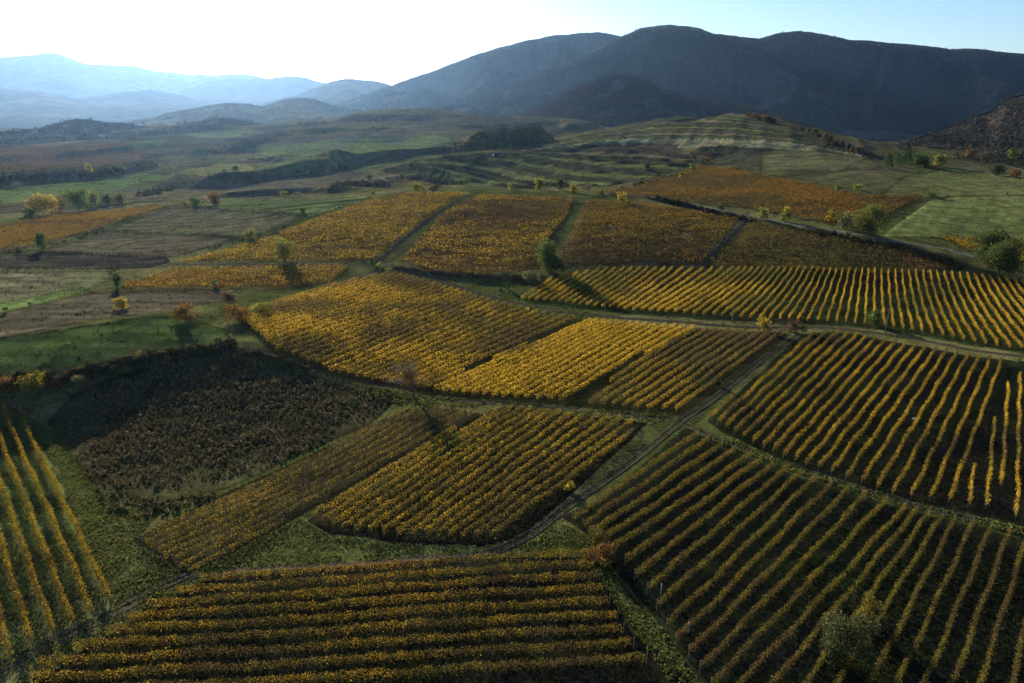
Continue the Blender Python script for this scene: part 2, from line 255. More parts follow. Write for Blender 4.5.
FIELDS = [  # pixel outline, colour, second colour, patchiness, (stripe wavelength m, direction deg from view axis, strength)
 # far plain and slopes
 ([(-80, 150), (0, 148), (120, 143), (145, 150), (135, 163), (60, 170), (-80, 175)], (.13, .075, .035), (.09, .06, .03), .6, None),
 ([(105, 147), (170, 138), (165, 145), (112, 150)], (.1, .13, .05), (.1, .12, .05), .3, None),
 ([(180, 134), (250, 128), (300, 131), (205, 138)], (.12, .14, .06), (.1, .12, .05), .3, None),
 ([(270, 143), (300, 136), (390, 133), (330, 143)], (.085, .065, .055), (.07, .055, .05), .3, None),
 ([(255, 151), (300, 143), (370, 138), (440, 134), (456, 143), (430, 152), (350, 156), (262, 156)], (.115, .14, .045), (.1, .12, .045), .5, None),
 ([(170, 173), (240, 164), (277, 163), (258, 171), (195, 174)], (.19, .17, .06), (.17, .16, .06), .4, None),
 ([(268, 163), (290, 158), (345, 160), (372, 165), (250, 172)], (.105, .12, .05), (.1, .11, .05), .4, None),
 ([(150, 197), (200, 186), (300, 169), (372, 170), (392, 184), (300, 190), (200, 193)], (.095, .08, .055), (.08, .07, .05), .5, (14, 80, .15)),
 ([(150, 165), (185, 155), (210, 153), (180, 168), (140, 175)], (.1, .085, .055), (.1, .1, .05), .5, None),
 ([(-60, 195), (10, 190), (60, 181), (130, 174), (172, 175), (180, 171), (110, 192), (40, 201), (-60, 205)], (.1, .14, .05), (.09, .12, .045), .5, None),
 ([(150, 188), (180, 176), (240, 173), (320, 168), (330, 171), (260, 180), (190, 186)], (.035, .03, .022), (.03, .03, .022), .5, None),
 ([(-80, 182), (0, 172), (60, 168), (150, 160), (160, 168), (60, 178), (-80, 190)], (.04, .035, .025), (.035, .03, .022), .5, None),
 ([(380, 171), (430, 160), (490, 155), (560, 152), (640, 157), (690, 165), (640, 180), (600, 187), (540, 188), (470, 187), (440, 180), (400, 175)], (.075, .085, .04), (.06, .065, .035), .5, (46, -62, .5)),
 ([(500, 152), (560, 143), (620, 134), (700, 137), (800, 141), (868, 154), (840, 153), (760, 149), (690, 149), (600, 143)], (.19, .165, .115), (.17, .155, .1), .5, (25, 85, .12)),
 ([(600, 148), (640, 143), (680, 144), (670, 156), (620, 154)], (.07, .05, .042), (.06, .045, .04), .4, None),
 ([(700, 165), (690, 152), (720, 145), (765, 150), (762, 166)], (.05, .05, .035), (.045, .042, .03), .5, None),
 ([(762, 150), (830, 153), (868, 156), (842, 172), (760, 170)], (.1, .1, .05), (.1, .085, .06), .7, (30, 85, .15)),
 ([(870, 200), (905, 176), (945, 168), (1024, 176), (1100, 180), (1100, 197), (960, 196), (925, 198)], (.115, .125, .05), (.1, .09, .05), .7, None),
 ([(884, 236), (930, 201), (960, 197), (1024, 197), (1120, 198), (1120, 241), (950, 237)], (.135, .145, .058), (.115, .125, .05), .6, (7, 40, .03)),
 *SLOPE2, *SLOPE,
 # vineyards on the middle slope (soil and leaf litter under them)
 ([(175, 262), (250, 243), (300, 225), (380, 197), (420, 192), (470, 193), (440, 210), (400, 240), (375, 262)], (.1, .066, .032), (.12, .09, .03), .6, None),
 ([(400, 262), (440, 215), (480, 195), (575, 197), (570, 215), (550, 240), (548, 268), (480, 278), (430, 272)], (.085, .055, .03), (.11, .08, .03), .6, None),
 ([(585, 200), (650, 203), (742, 218), (702, 267), (560, 268), (555, 262), (575, 225)], (.1, .062, .03), (.08, .06, .03), .6, None),
 ([(752, 222), (800, 232), (900, 245), (968, 266), (960, 271), (705, 268)], (.11, .065, .03), (.095, .065, .03), .5, None),
 ([(600, 195), (640, 185), (700, 165), (760, 175), (860, 195), (925, 195), (890, 215), (840, 226), (740, 208)], (.115, .078, .033), (.1, .075, .032), .7, None),
 ([(122, 286), (170, 269), (345, 265), (350, 270), (330, 283), (290, 289), (125, 291)], (.12, .08, .03), (.1, .08, .03), .5, None),
 ([(-80, 235), (0, 225), (60, 215), (160, 205), (166, 208), (100, 228), (40, 245), (0, 251), (-80, 258)], (.12, .08, .035), (.1, .08, .035), .5, None),
 ([(938, 237), (1120, 240), (1120, 270), (1024, 262), (965, 250)], (.13, .1, .03), (.1, .09, .03), .5, None),
 # left arable fields
 ([(190, 206), (225, 198), (360, 196), (370, 199), (310, 216), (200, 209)], (.085, .1, .04), (.07, .08, .035), .4, (20, 85, .4)),
 ([(110, 228), (170, 208), (190, 206), (300, 216), (290, 226), (236, 238)], (.09, .075, .055), (.08, .08, .045), .6, (12, 84, .15)),
 ([(45, 250), (108, 229), (236, 238), (170, 258)], (.095, .076, .055), (.085, .07, .048), .4, (9, 84, .1)),
 ([(-100, 257), (0, 256), (48, 251), (168, 258), (170, 262), (150, 268), (0, 269), (-100, 271)], (.046, .038, .031), (.042, .036, .03), .3, (9, 88, .2)),
 ([(-100, 273), (0, 272), (112, 271), (113, 280), (80, 292), (0, 310), (-100, 325)], (.14, .118, .08), (.115, .11, .06), .6, (8, 88, .1)),
 ([(-100, 320), (0, 303), (82, 287), (90, 291), (0, 314), (-100, 332)], (.11, .14, .05), (.1, .13, .045), .4, None),
 ([(-100, 334), (0, 314), (95, 292), (190, 291), (240, 288), (222, 301), (150, 313), (60, 327), (0, 339), (-100, 350)], (.092, .073, .052), (.08, .065, .048), .4, (7, 84, .15)),
 ([(-100, 350), (-60, 347), (60, 330), (140, 318), (190, 315), (228, 330), (231, 342), (160, 358), (80, 376), (0, 384), (-60, 391), (-100, 394)], (.062, .08, .028), (.05, .062, .025), .5, (9, 78, .15)),
 # dark hollow and its rough margins
 ([(48, 420), (70, 396), (110, 378), (160, 363), (232, 346), (270, 352), (330, 375), (400, 395), (370, 425), (300, 455), (230, 488), (160, 505), (95, 488), (60, 455)], (.048, .04, .024), (.062, .056, .028), .8, None),
 ([(540, 545), (570, 528), (600, 552), (625, 587), (660, 627), (705, 690), (790, 800), (720, 800), (640, 640), (612, 600), (590, 558), (500, 557)], (.07, .08, .026), (.09, .09, .034), .6, None),
 ([(198, 572), (300, 517), (330, 536), (420, 545), (490, 553), (300, 570)], (.075, .088, .028), (.095, .098, .036), .6, None),
 ([(20, 415), (60, 430), (92, 488), (165, 508), (135, 542), (187, 578), (112, 612), (60, 490)], (.08, .09, .03), (.11, .105, .045), .7, None),
 # soil between the near rows, most darkened to put row shade into the colour
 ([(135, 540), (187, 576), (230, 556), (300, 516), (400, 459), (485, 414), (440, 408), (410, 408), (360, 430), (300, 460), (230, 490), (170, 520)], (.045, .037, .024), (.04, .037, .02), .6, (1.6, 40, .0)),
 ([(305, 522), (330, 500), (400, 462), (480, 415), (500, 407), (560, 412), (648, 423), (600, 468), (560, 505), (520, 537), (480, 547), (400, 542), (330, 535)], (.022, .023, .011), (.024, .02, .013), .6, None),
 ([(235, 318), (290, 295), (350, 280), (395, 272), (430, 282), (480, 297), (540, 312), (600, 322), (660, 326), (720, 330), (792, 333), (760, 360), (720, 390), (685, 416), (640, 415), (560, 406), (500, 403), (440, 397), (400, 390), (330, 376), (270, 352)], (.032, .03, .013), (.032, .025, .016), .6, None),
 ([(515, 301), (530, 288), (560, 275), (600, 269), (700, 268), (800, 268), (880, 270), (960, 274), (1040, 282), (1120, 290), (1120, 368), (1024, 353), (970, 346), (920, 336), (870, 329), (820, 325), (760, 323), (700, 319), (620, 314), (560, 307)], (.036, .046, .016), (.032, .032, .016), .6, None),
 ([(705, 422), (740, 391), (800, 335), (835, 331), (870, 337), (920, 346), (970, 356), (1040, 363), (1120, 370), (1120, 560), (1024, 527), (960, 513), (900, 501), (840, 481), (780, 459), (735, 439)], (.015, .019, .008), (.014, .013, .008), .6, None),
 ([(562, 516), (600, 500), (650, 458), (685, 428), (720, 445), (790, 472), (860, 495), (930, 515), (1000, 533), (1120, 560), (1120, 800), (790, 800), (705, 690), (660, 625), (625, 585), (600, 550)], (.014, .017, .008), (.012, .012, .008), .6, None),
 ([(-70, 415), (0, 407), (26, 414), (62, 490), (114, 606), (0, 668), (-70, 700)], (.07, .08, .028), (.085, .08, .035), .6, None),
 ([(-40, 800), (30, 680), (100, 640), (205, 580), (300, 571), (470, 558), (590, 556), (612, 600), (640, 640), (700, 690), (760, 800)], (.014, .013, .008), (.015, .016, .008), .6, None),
]
CELL = {}
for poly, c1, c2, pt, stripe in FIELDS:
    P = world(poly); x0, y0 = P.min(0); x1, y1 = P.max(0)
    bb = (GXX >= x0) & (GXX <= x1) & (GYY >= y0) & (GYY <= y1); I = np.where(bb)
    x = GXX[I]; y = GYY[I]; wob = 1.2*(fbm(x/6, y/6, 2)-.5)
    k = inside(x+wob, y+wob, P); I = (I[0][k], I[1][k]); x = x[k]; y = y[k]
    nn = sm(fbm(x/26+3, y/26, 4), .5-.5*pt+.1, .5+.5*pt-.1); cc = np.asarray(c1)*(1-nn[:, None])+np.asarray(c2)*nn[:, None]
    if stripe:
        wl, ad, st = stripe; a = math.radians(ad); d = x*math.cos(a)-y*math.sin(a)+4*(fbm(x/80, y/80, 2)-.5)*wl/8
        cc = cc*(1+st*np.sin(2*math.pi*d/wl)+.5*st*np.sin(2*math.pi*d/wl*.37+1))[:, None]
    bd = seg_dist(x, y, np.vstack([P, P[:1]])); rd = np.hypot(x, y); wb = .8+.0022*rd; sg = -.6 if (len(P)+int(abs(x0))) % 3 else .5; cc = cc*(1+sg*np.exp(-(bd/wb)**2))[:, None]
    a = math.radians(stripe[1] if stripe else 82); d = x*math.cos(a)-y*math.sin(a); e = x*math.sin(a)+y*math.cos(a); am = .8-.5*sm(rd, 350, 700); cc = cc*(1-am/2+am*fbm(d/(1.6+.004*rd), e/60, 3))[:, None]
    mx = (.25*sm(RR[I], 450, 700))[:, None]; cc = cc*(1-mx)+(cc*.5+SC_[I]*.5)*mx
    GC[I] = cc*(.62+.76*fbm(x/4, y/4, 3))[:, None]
GC = np.clip(GC*np.array([.84, .92, .78]), .008, .6)
nr, nc = shp; idx = np.arange(nr*nc).reshape(nr, nc)
Fq = np.stack([idx[:-1, :-1], idx[1:, :-1], idx[1:, 1:], idx[:-1, 1:]], -1).reshape(-1, 4)[:, ::-1]
V = np.stack([GXX, GYY, GZZ], -1).reshape(-1, 3)
ground = obj('ground', mesh_np('ground', V, Fq, M_GROUND, GC.reshape(-1, 3), True)); tag(ground, kind='structure')

# ------------------------------------------------------------------ tracks and road: strips a few centimetres above the ground
def strip(name, px, width, m, lift=.07, off=0):
    P = world(px); seg = np.hypot(*np.diff(P, axis=0).T); s = np.r_[0, np.cumsum(seg)]; n = max(4, int(s[-1]/1.5)); q = np.linspace(0, s[-1], n)
    x = np.interp(q, s, P[:, 0]); y = np.interp(q, s, P[:, 1])
    for _ in range(3): x[1:-1] = (x[:-2]+x[1:-1]*2+x[2:])/4; y[1:-1] = (y[:-2]+y[1:-1]*2+y[2:])/4
    tx = np.gradient(x); ty = np.gradient(y); l = np.hypot(tx, ty); nx = -ty/l; ny = tx/l; V = []; K = 5
    for j in range(K):
        o = off+.25*(vnoise(q/9, q*0+5)-.5)+(j/(K-1)-.5)*width*(1+.9*(vnoise(q/2.5+j*7, q*0+off)-.5)); X = x+nx*o; Y = y+ny*o; V.append(np.c_[X, Y, H(X, Y)+lift])
    V = np.stack(V, 1).reshape(-1, 3); ii = np.arange(n*K).reshape(n, K)
    Fs = np.stack([ii[:-1, :-1], ii[:-1, 1:], ii[1:, 1:], ii[1:, :-1]], -1).reshape(-1, 4)[:, ::-1]
    o = obj(name, mesh_np(name, V, Fs, m, None, True)); tag(o, kind='structure'); return P
def ruts(px, gap, m):
    P = world(px); t = np.gradient(P, axis=0); t /= np.linalg.norm(t, axis=1)[:, None]
    return P
M_GRASSTRACK = ground_mat('worn_grass_track', (.042, .043, .02), 2.5, .3)
TRACKS = []
def track(px, w_, m=None, lift=.07): TRACKS.append((strip('dirt_track', px, w_, m or M_SOIL, lift), w_))
def rutted(px, gap=1.3, w_=.42):
    strip('grass_track', px, gap+.5, M_GRASSTRACK, .04)
    for k in (-1, 1): strip('dirt_track', px, w_, M_SOIL, .085, k*gap/2)
    TRACKS.append((world(px), .6))
rutted([(490, 553), (515, 543), (540, 528), (562, 510), (600, 484), (640, 455), (680, 422), (720, 394), (760, 361), (800, 334)])
track([(0, 672), (40, 650), (85, 630), (130, 608), (165, 586), (190, 577)], .7)
track([(0, 664), (36, 645), (80, 625), (125, 604), (160, 583), (186, 574)], .7)
track([(190, 577), (230, 572), (300, 567), (370, 563), (430, 558), (490, 553)], 1.2)
rutted([(398, 268), (430, 276), (470, 291), (510, 302), (560, 311), (620, 318), (700, 324), (760, 328), (820, 327), (870, 332), (920, 340), (970, 350), (1040, 359), (1110, 368)], 1.6, .6)
rutted([(683, 424), (720, 440), (760, 456), (800, 470), (860, 489), (920, 507), (980, 521), (1040, 537), (1110, 556)], 1.4, .35)
track([(245, 346), (290, 363), (340, 383), (385, 394)], 1.0)
track([(450, 401), (500, 404), (560, 408), (620, 415), (670, 421)], 1.1)
rutted([(378, 262), (400, 243), (440, 211), (472, 195)], 1.6, .7)
track([(553, 243), (562, 225), (578, 200)], 2.2, M_GRASSTRACK)
rutted([(702, 266), (728, 240), (748, 220)], 1.8, .8)
track([(168, 264), (230, 265), (300, 265), (360, 265), (378, 262), (398, 268)], 2.2)
track([(330, 286), (360, 276), (390, 264)], 2.0)
def road(px, w_): strip('road', px, w_, M_ROAD, .08)
road([(600, 193), (650, 197), (700, 206), (745, 215), (800, 226), (850, 233), (900, 242), (940, 248), (975, 257)], 2.6)
track([(140, 203), (175, 203), (250, 200), (330, 197)], 2.5, None, .12)
track([(168, 174), (195, 168), (206, 162)], 3, None, .12)

# ------------------------------------------------------------------ hills and mountains
def ridge_mesh(name, prof, d_ridge, d_foot, z_foot, spur, back, cols2, npx=1.6, nd=90, spur_scale=1.0, seed=0, shape=1.25):
    p = np.array(prof, float); a, b, c_ = ray(p[:, 0], p[:, 1]); paz = np.arctan2(a, b); pel = c_/np.hypot(a, b)
    n = max(40, int((p[-1, 0]-p[0, 0])/npx)); A = np.linspace(paz[0], paz[-1], n); EL = np.interp(A, paz, pel); EL = np.convolve(np.pad(EL, 2, 'edge'), [.1, .2, .4, .2, .1], 'valid')
    EL = EL+.0045*(fbm(A*38+seed, A*0+seed, 4)-.5)
    if d_ridge is None:          # this ridge runs away from the camera to the right
        d_ridge = np.interp(A, [paz[0], math.atan((1024-512)/F), paz[-1]], [840, 1250, 1600]); d_foot = d_ridge*.62
        back = 400; t_ = np.r_[np.linspace(0, 1, nd), np.linspace(1, 2.5, 14)[1:]][:, None]; DD = d_foot+(d_ridge-d_foot)*t_; AZ = np.broadcast_to(A, DD.shape)
    else:
        D = np.r_[np.linspace(d_foot, d_ridge, nd), np.linspace(d_ridge, d_ridge+back, 14)[1:]]; DD, AZ = np.meshgrid(D, A, indexing='ij')
    EE = np.broadcast_to(EL, DD.shape)
    s = np.clip((DD-d_foot)/(d_ridge-d_foot), 0, None); X = DD*np.sin(AZ); Y = DD*np.cos(AZ)
    f = np.where(s <= 1, s**shape, np.clip(1-((s-1)*(d_ridge-d_foot)/back)*1.05, -.2, 1))
    L = spur_scale*np.mean(d_ridge-d_foot)
    w1 = fbm(X/L*1.1+seed, Y/L*.7+seed, 3); r1 = 1-np.sqrt(.05**2+(2*fbm((X+.55*Y)/L*3.4+seed+w1*.8, (Y-.2*X)/L*.9+seed, 4)-1)**2)*2.2
    zt = CAM_H+d_ridge*EE; h0 = np.maximum(zt-z_foot, 4)
    Z = f*(1+spur*(r1-.5)*np.sin(np.clip(s, 0, 1)*math.pi)**.9)+.02*(fbm(X/L*14, Y/L*14, 3)-.5)*np.clip(s, 0, 1)
    k = np.maximum((CAM_H+DD[nd-1]*EE[nd-1]-z_foot)/np.maximum(Z[nd-1], .2), 1)
    lim = CAM_H+DD*(EE-.011*np.clip(1-s, 0, 1)-.0012*(s < .985)); ZZ = z_foot+Z*k; e_ = 6.0; dl = lim-ZZ; ZZ = np.where(s < 1, ZZ+np.minimum(0, dl-e_*np.exp(-np.abs(dl)/e_)*(dl < 3*e_)), ZZ); nn = fbm(X/L*5, Y/L*5, 4); n2_ = fbm(X/L*22+5, Y/L*22, 3); cc = lerp(cols2[0], cols2[1], sm(nn, .35, .65)); pt = fbm(X/L*7+8, Y/L*8, 4); cc = lerp(cc, cols2[2], sm(pt, .6, .68)); nn = nn-.5*sm(pt, .6, .66); cc = cc*(.7+.6*n2_)[..., None]
    m_, n_ = DD.shape; ii = np.arange(m_*n_).reshape(m_, n_); Fs = np.stack([ii[:-1, :-1], ii[1:, :-1], ii[1:, 1:], ii[:-1, 1:]], -1).reshape(-1, 4)[:, ::-1]
    o = obj(name, mesh_np(name, np.stack([X, Y, ZZ], -1).reshape(-1, 3), Fs, M_HILL, cc.reshape(-1, 3), True)); tag(o, kind='structure')
    return X, Y, ZZ, nn
WOODC = ((.022, .026, .022), (.014, .024, .022), (.062, .054, .042)); FARC = ((.05, .05, .04), (.04, .045, .035), (.08, .07, .05))
ML1 = ridge_mesh('mountain', [(-160, 70), (-60, 62), (0, 58), (20, 57), (40, 54), (55, 54), (75, 60), (90, 64), (130, 66), (150, 69), (180, 73), (210, 76), (240, 74), (270, 79), (330, 92), (380, 105)], 10300, 6200, -60, .5, 900, FARC, 2.5, 60, seed=3, shape=2)
ML0 = ridge_mesh('mountain', [(-180, 100), (-60, 92), (0, 88), (40, 92), (80, 99), (115, 94), (150, 90), (190, 97), (230, 104), (270, 101), (310, 108), (350, 116)], 7200, 4200, -60, .5, 900, FARC, 2.0, 60, seed=91, shape=1.8)
ML2 = ridge_mesh('mountain', [(170, 96), (205, 80), (230, 78), (260, 79), (290, 76), (300, 76), (322, 82), (350, 92), (400, 106)], 9000, 5200, -60, .4, 900, FARC, 2.5, 50, seed=13, shape=2)
ML3 = ridge_mesh('mountain', [(215, 116), (260, 103), (300, 95), (318, 87), (333, 80), (346, 78), (360, 79), (378, 82), (400, 88), (460, 100)], 6400, 3700, -50, .4, 900, FARC, 2.5, 50, seed=21, shape=1.8)
MA = ridge_mesh('mountain', [(270, 118), (310, 110), (345, 101), (375, 92), (400, 82), (430, 72), (450, 64), (475, 55), (500, 47), (530, 40), (560, 35), (580, 33), (600, 33), (620, 36), (660, 45), (720, 60)], 4900, 3400, -12, 2.0, 900, WOODC, 1.3, 80, seed=5)
MB_ = ridge_mesh('mountain', [(330, 116), (400, 105), (450, 99), (500, 87), (540, 71), (575, 58), (605, 45), (625, 34), (640, 28), (660, 26), (682, 26), (700, 28), (715, 33), (740, 37), (760, 38), (780, 33), (800, 30), (820, 34), (850, 39), (890, 42), (920, 45), (950, 50), (985, 49), (1024, 54), (1100, 62), (1250, 85)], 4200, 2450, -100, 2.3, 900, WOODC, 1.0, 170, seed=8, shape=1.15)
MC = ridge_mesh('hill', [(370, 118), (420, 110), (470, 103), (510, 97), (545, 92), (570, 90), (600, 95), (640, 104), (680, 112)], 3000, 2500, -12, .5, 500, WOODC, 1.0, 60, seed=31)
MK = ridge_mesh('hill', [(495, 126), (525, 115), (545, 106), (562, 96), (580, 86), (600, 78), (618, 75), (632, 76), (648, 82), (670, 91), (690, 97), (720, 103), (765, 111), (800, 120)], 2150, 1750, 0, .35, 420, WOODC, 1.0, 60, seed=44, spur_scale=1.3)
MR = ridge_mesh('hill', [(855, 158), (885, 150), (905, 143), (940, 130), (975, 116), (990, 111), (1008, 98), (1024, 93), (1060, 80), (1150, 60), (1250, 50)], None, None, 0, .4, 400, ((.06, .05, .04), (.04, .037, .028), (.09, .07, .055)), 1.2, 90, seed=52, shape=1.0)
ML4 = ridge_mesh('hill', [(120, 122), (150, 118), (170, 113), (200, 107), (228, 103), (250, 104), (262, 107), (280, 101), (295, 98), (310, 99), (330, 104), (365, 112), (420, 118)], 3500, 2500, -40, .35, 600, ((.09, .09, .05), (.06, .06, .04), (.062, .054, .042)), 1.2, 60, seed=61)
ML5 = ridge_mesh('hill', [(-60, 132), (0, 131), (20, 130), (40, 127), (60, 122), (75, 119), (95, 121), (125, 124), (150, 127), (180, 125), (215, 119), (235, 119), (255, 123), (290, 128)], 2000, 1650, -25, .3, 400, WOODC, 1.2, 50, seed=71)

# ------------------------------------------------------------------ woods: far-off masses
def clump_mesh(pos, hgt, wid, pal, wts, per, asp=1.0):
    n = len(pos); C = np.repeat(pos, per, 0); hh = np.repeat(hgt, per); ww = np.repeat(wid, per); m = n*per
    th = R.uniform(0, 2*math.pi, m); rad = np.sqrt(R.random(m))*.5; zz = R.uniform(.12, 1, m); taper = np.sqrt(np.clip(1.1-zz, .05, 1))*1.1
    C = C+np.c_[np.cos(th)*rad*ww*taper, np.sin(th)*rad*ww*taper, zz*hh*.92]
    S = np.maximum(hh, ww)*R.uniform(.3, .6, m); V, Fs = leaves(C, S, .2, .9)
    col = np.repeat(pick(pal, wts, n)*R.uniform(.7, 1.3, (n, 1)), per, 0)*R.uniform(.75, 1.25, (m, 1)); return V, Fs, np.repeat(col, 4, 0)
BROWNS = [(.024, .026, .022), (.018, .026, .022), (.01, .022, .018), (.075, .056, .036)]
def wood(M, n, hmin, hmax, pal=BROWNS, wts=(4, 4, 3, 1), per=6, smin=.03, thr=.3, ridge=0):
    X, Y, Z, nn = M; m_, n_ = X.shape; i = R.uniform(smin*m_, m_*.9-2, n*2); j = R.uniform(0, n_-1.01, n*2)
    i0 = i.astype(int); j0 = j.astype(int); a = i-i0; b = j-j0; bl = lambda Q: (Q[i0, j0]*(1-b)+Q[i0, j0+1]*b)*(1-a)+(Q[i0+1, j0]*(1-b)+Q[i0+1, j0+1]*b)*a
    x, y, z, q = bl(X), bl(Y), bl(Z), bl(nn); keep = (q+R.normal(0, .08, len(q)) > thr) & (z > H(x, y)-1); P = np.c_[x, y, z][keep][:n]
    if ridge:
        j = R.uniform(0, n_-1.01, ridge); i = np.full(ridge, m_-14.0)+R.uniform(-1.6, .6, ridge); i0 = i.astype(int); j0 = j.astype(int); a = i-i0; b = j-j0; kk = vnoise(j/9, j*0)+R.normal(0, .1, ridge) > .45; P = np.vstack([np.c_[bl(X), bl(Y), bl(Z)][kk], P])
    h = hmin+(hmax-hmin)*R.random(len(P))**1.7; V, Fs, c_ = clump_mesh(P, h, h*R.uniform(.7, 1.1, len(P)), pal, wts, per)
    o = obj('wood', mesh_np('wood', V, Fs, M_TWIG, c_)); tag(o, kind='stuff'); return o
wood(MB_, 42000, 4, 10, thr=.3, per=7, ridge=420); wood(MA, 16000, 4, 11, thr=.32, ridge=220); wood(MC, 5000, 3, 6, thr=.35); wood(MK, 11000, 4, 8, [(.045, .03, .022), (.035, .028, .02), (.022, .026, .015), (.09, .045, .022)], (5, 4, 1, 1), thr=.25, ridge=420)
wood(MR, 14000, 2, 5, [(.075, .068, .058), (.058, .056, .048), (.04, .045, .03), (.09, .065, .04)], (4, 4, 2, 1), thr=.12)
wood(ML4, 2500, 5, 9, thr=.5); wood(ML5, 1300, 4, 9, thr=.4)

# scrub bands along banks and streams, far enough to read as masses
def band(px, width, n, h0, h1, pal=BROWNS, wts=(4, 4, 3, 1), per=10, name='scrub', m=None):
    if h1 > 5: width *= .75; n = int(n*.85); h0 *= .4; h1 *= .56
    P = world(px); seg = np.hypot(*np.diff(P, axis=0).T); s = np.r_[0, np.cumsum(seg)]; q = R.uniform(0, s[-1], int(n*1.6)); q = q[vnoise(q/28+len(px)*3.7, q*0+n*.1)+R.normal(0, .12, len(q)) >.45]; n = len(q)
    x = np.interp(q, s, P[:, 0])+R.normal(0, width*.4, n); y = np.interp(q, s, P[:, 1])+R.normal(0, width*.4, n); h = R.uniform(h0, h1, n)*(.6+.8*vnoise(q/22, q*0+3))
    V, Fs, c_ = clump_mesh(np.c_[x, y, H(x, y)-.1], h, h*R.uniform(.9, 1.5, n), pal, wts, per); o = obj(name, mesh_np(name, V, Fs, m or M_TWIG, c_)); tag(o, kind='stuff'); return o
DK = [(.062, .05, .03), (.08, .06, .036), (.045, .056, .024), (.11, .08, .035)]
band([(-60, 186), (0, 182), (60, 178), (110, 172), (150, 166)], 22, 700, 3, 8, DK)
band([(140, 196), (180, 186), (240, 180), (300, 174), (345, 168)], 14, 500, 3, 7, DK)
band([(250, 160), (330, 158), (400, 158), (450, 150), (470, 147)], 8, 260, 2, 6, DK)
band([(455, 151), (480, 143), (520, 140), (555, 133)], 34, 900, 4, 8, DK)
band([(460, 128), (520, 126), (560, 122)], 26, 500, 4, 8, DK)
band([(145, 160), (180, 152), (215, 147), (240, 143), (280, 140)], 16, 350, 3, 7, DK)
band([(-40, 142), (40, 139), (110, 137), (180, 130), (230, 127)], 30, 500, 4, 9, DK)
band([(300, 125), (360, 122), (420, 118), (480, 116)], 40, 450, 4, 9, DK)
band([(240, 135), (320, 132), (380, 128), (440, 124)], 16, 250, 3, 6, DK)
band([(330, 192), (380, 186), (400, 178), (440, 176)], 6, 160, 1.5, 4, DK)
band([(420, 178), (450, 184), (480, 188)], 3, 140, 1.5, 3.5, DK)
band([(620, 190), (660, 180), (690, 172), (710, 160), (715, 145)], 6, 110, 1, 2.8, DK)
band([(880, 157), (920, 160), (960, 160), (1040, 162), (1120, 165)], 40, 800, 3, 7, [(.06, .06, .03), (.09, .06, .035), (.03, .045, .018), (.12, .075, .03)])
band([(930, 178), (980, 182), (1040, 186), (1120, 190)], 25, 240, 2, 5, [(.06, .06, .03), (.09, .06, .035), (.03, .045, .018), (.12, .075, .03)])
band([(600, 195), (650, 199), (700, 210), (745, 220), (800, 231), (850, 240), (890, 247), (930, 258), (955, 266)], 2.2, 330, .6, 2.3, [(.03, .034, .018), (.045, .038, .024), (.06, .05, .022)], (3, 3, 1), per=12, name='hedgerow')
band([(-60, 391), (0, 386), (80, 378), (160, 361), (232, 345)], 2.2, 340, .8, 2.2, [(.06, .055, .025), (.09, .07, .03), (.04, .045, .018), (.12, .085, .03)], per=14, name='scrub')
band([(235, 350), (285, 362), (330, 378), (375, 392)], 1.6, 120, .5, 1.2, DK, per=10)
band([(395, 268), (440, 275), (500, 279), (545, 278)], 1.4, 160, .4, 1.1, [(.07, .05, .035), (.06, .045, .03)], (1, 1), per=10)
band([(-60, 254), (10, 252), (40, 249), (100, 230), (165, 208)], 1.5, 160, .6, 1.5, DK)
band([(170, 258), (240, 240), (300, 222), (370, 198)], 1.2, 90, .4, 1.0, [(.08, .07, .03), (.06, .055, .025)], (1, 1))

# ------------------------------------------------------------------ near ground cover: grass, weeds, dry scrub in the hollow
def scatter_poly(poly, n):
    P = world(poly); x0, y0 = P.min(0); x1, y1 = P.max(0); x = R.uniform(x0, x1, n); y = R.uniform(y0, y1, n); k = inside(x, y, P); return x[k], y[k]
def cover(name, polys, dens, h0, h1, pal, wts, m, per=4, thr=.0, avoid=True, nsc=4.0, soft=0, wf=1.5):
    xs = []; ys = []
    for poly in polys:
        P = world(poly); ar = np.prod(P.max(0)-P.min(0)); x, y = scatter_poly(poly, int(ar*dens))
        if soft: d = seg_dist(x, y, np.vstack([P, P[:1]])); kk = d+soft*1.6*(fbm(x/7, y/7, 3)-.5) > soft*R.random(len(x)); x, y = x[kk], y[kk]
        xs.append(x); ys.append(y)
    x = np.concatenate(xs); y = np.concatenate(ys); q = fbm(x/nsc, y/nsc, 3); k = q+R.normal(0, .06, len(x)) > thr
    if avoid:
        for L, w_ in TRACKS[:8]:
            k &= seg_dist(x, y, L) > w_*.5-.25
    x, y, q = x[k], y[k], q[k]; h = R.uniform(h0, h1, len(x))*(.5+1.0*q)
    V, Fs, c_ = clump_mesh(np.c_[x, y, H(x, y)-.03], h, h*wf, pal, wts, per); o = obj(name, mesh_np(name, V, Fs, m, c_)); tag(o, kind='stuff'); return o
GP = [(.11, .122, .032), (.14, .14, .04), (.18, .165, .055), (.08, .11, .026)]
cover('grass', [[(85, 545), (60, 470), (20, 415), (60, 430), (95, 492), (165, 508), (135, 540), (185, 577), (150, 600), (115, 612)],
  [(0, 690), (0, 660), (110, 610), (185, 576), (210, 574), (205, 582), (100, 640), (30, 690)], [(200, 570), (300, 518), (330, 536), (420, 545), (490, 553), (300, 570), (205, 580)],
  [(540, 545), (570, 530), (600, 552), (625, 587), (660, 627), (705, 690), (790, 760), (720, 760), (640, 640), (612, 600), (590, 558)], [(500, 557), (540, 536), (562, 516), (600, 550), (590, 559)]], 22, .1, .32, GP, (3, 3, 2, 3), M_GRASS, 4, .3)
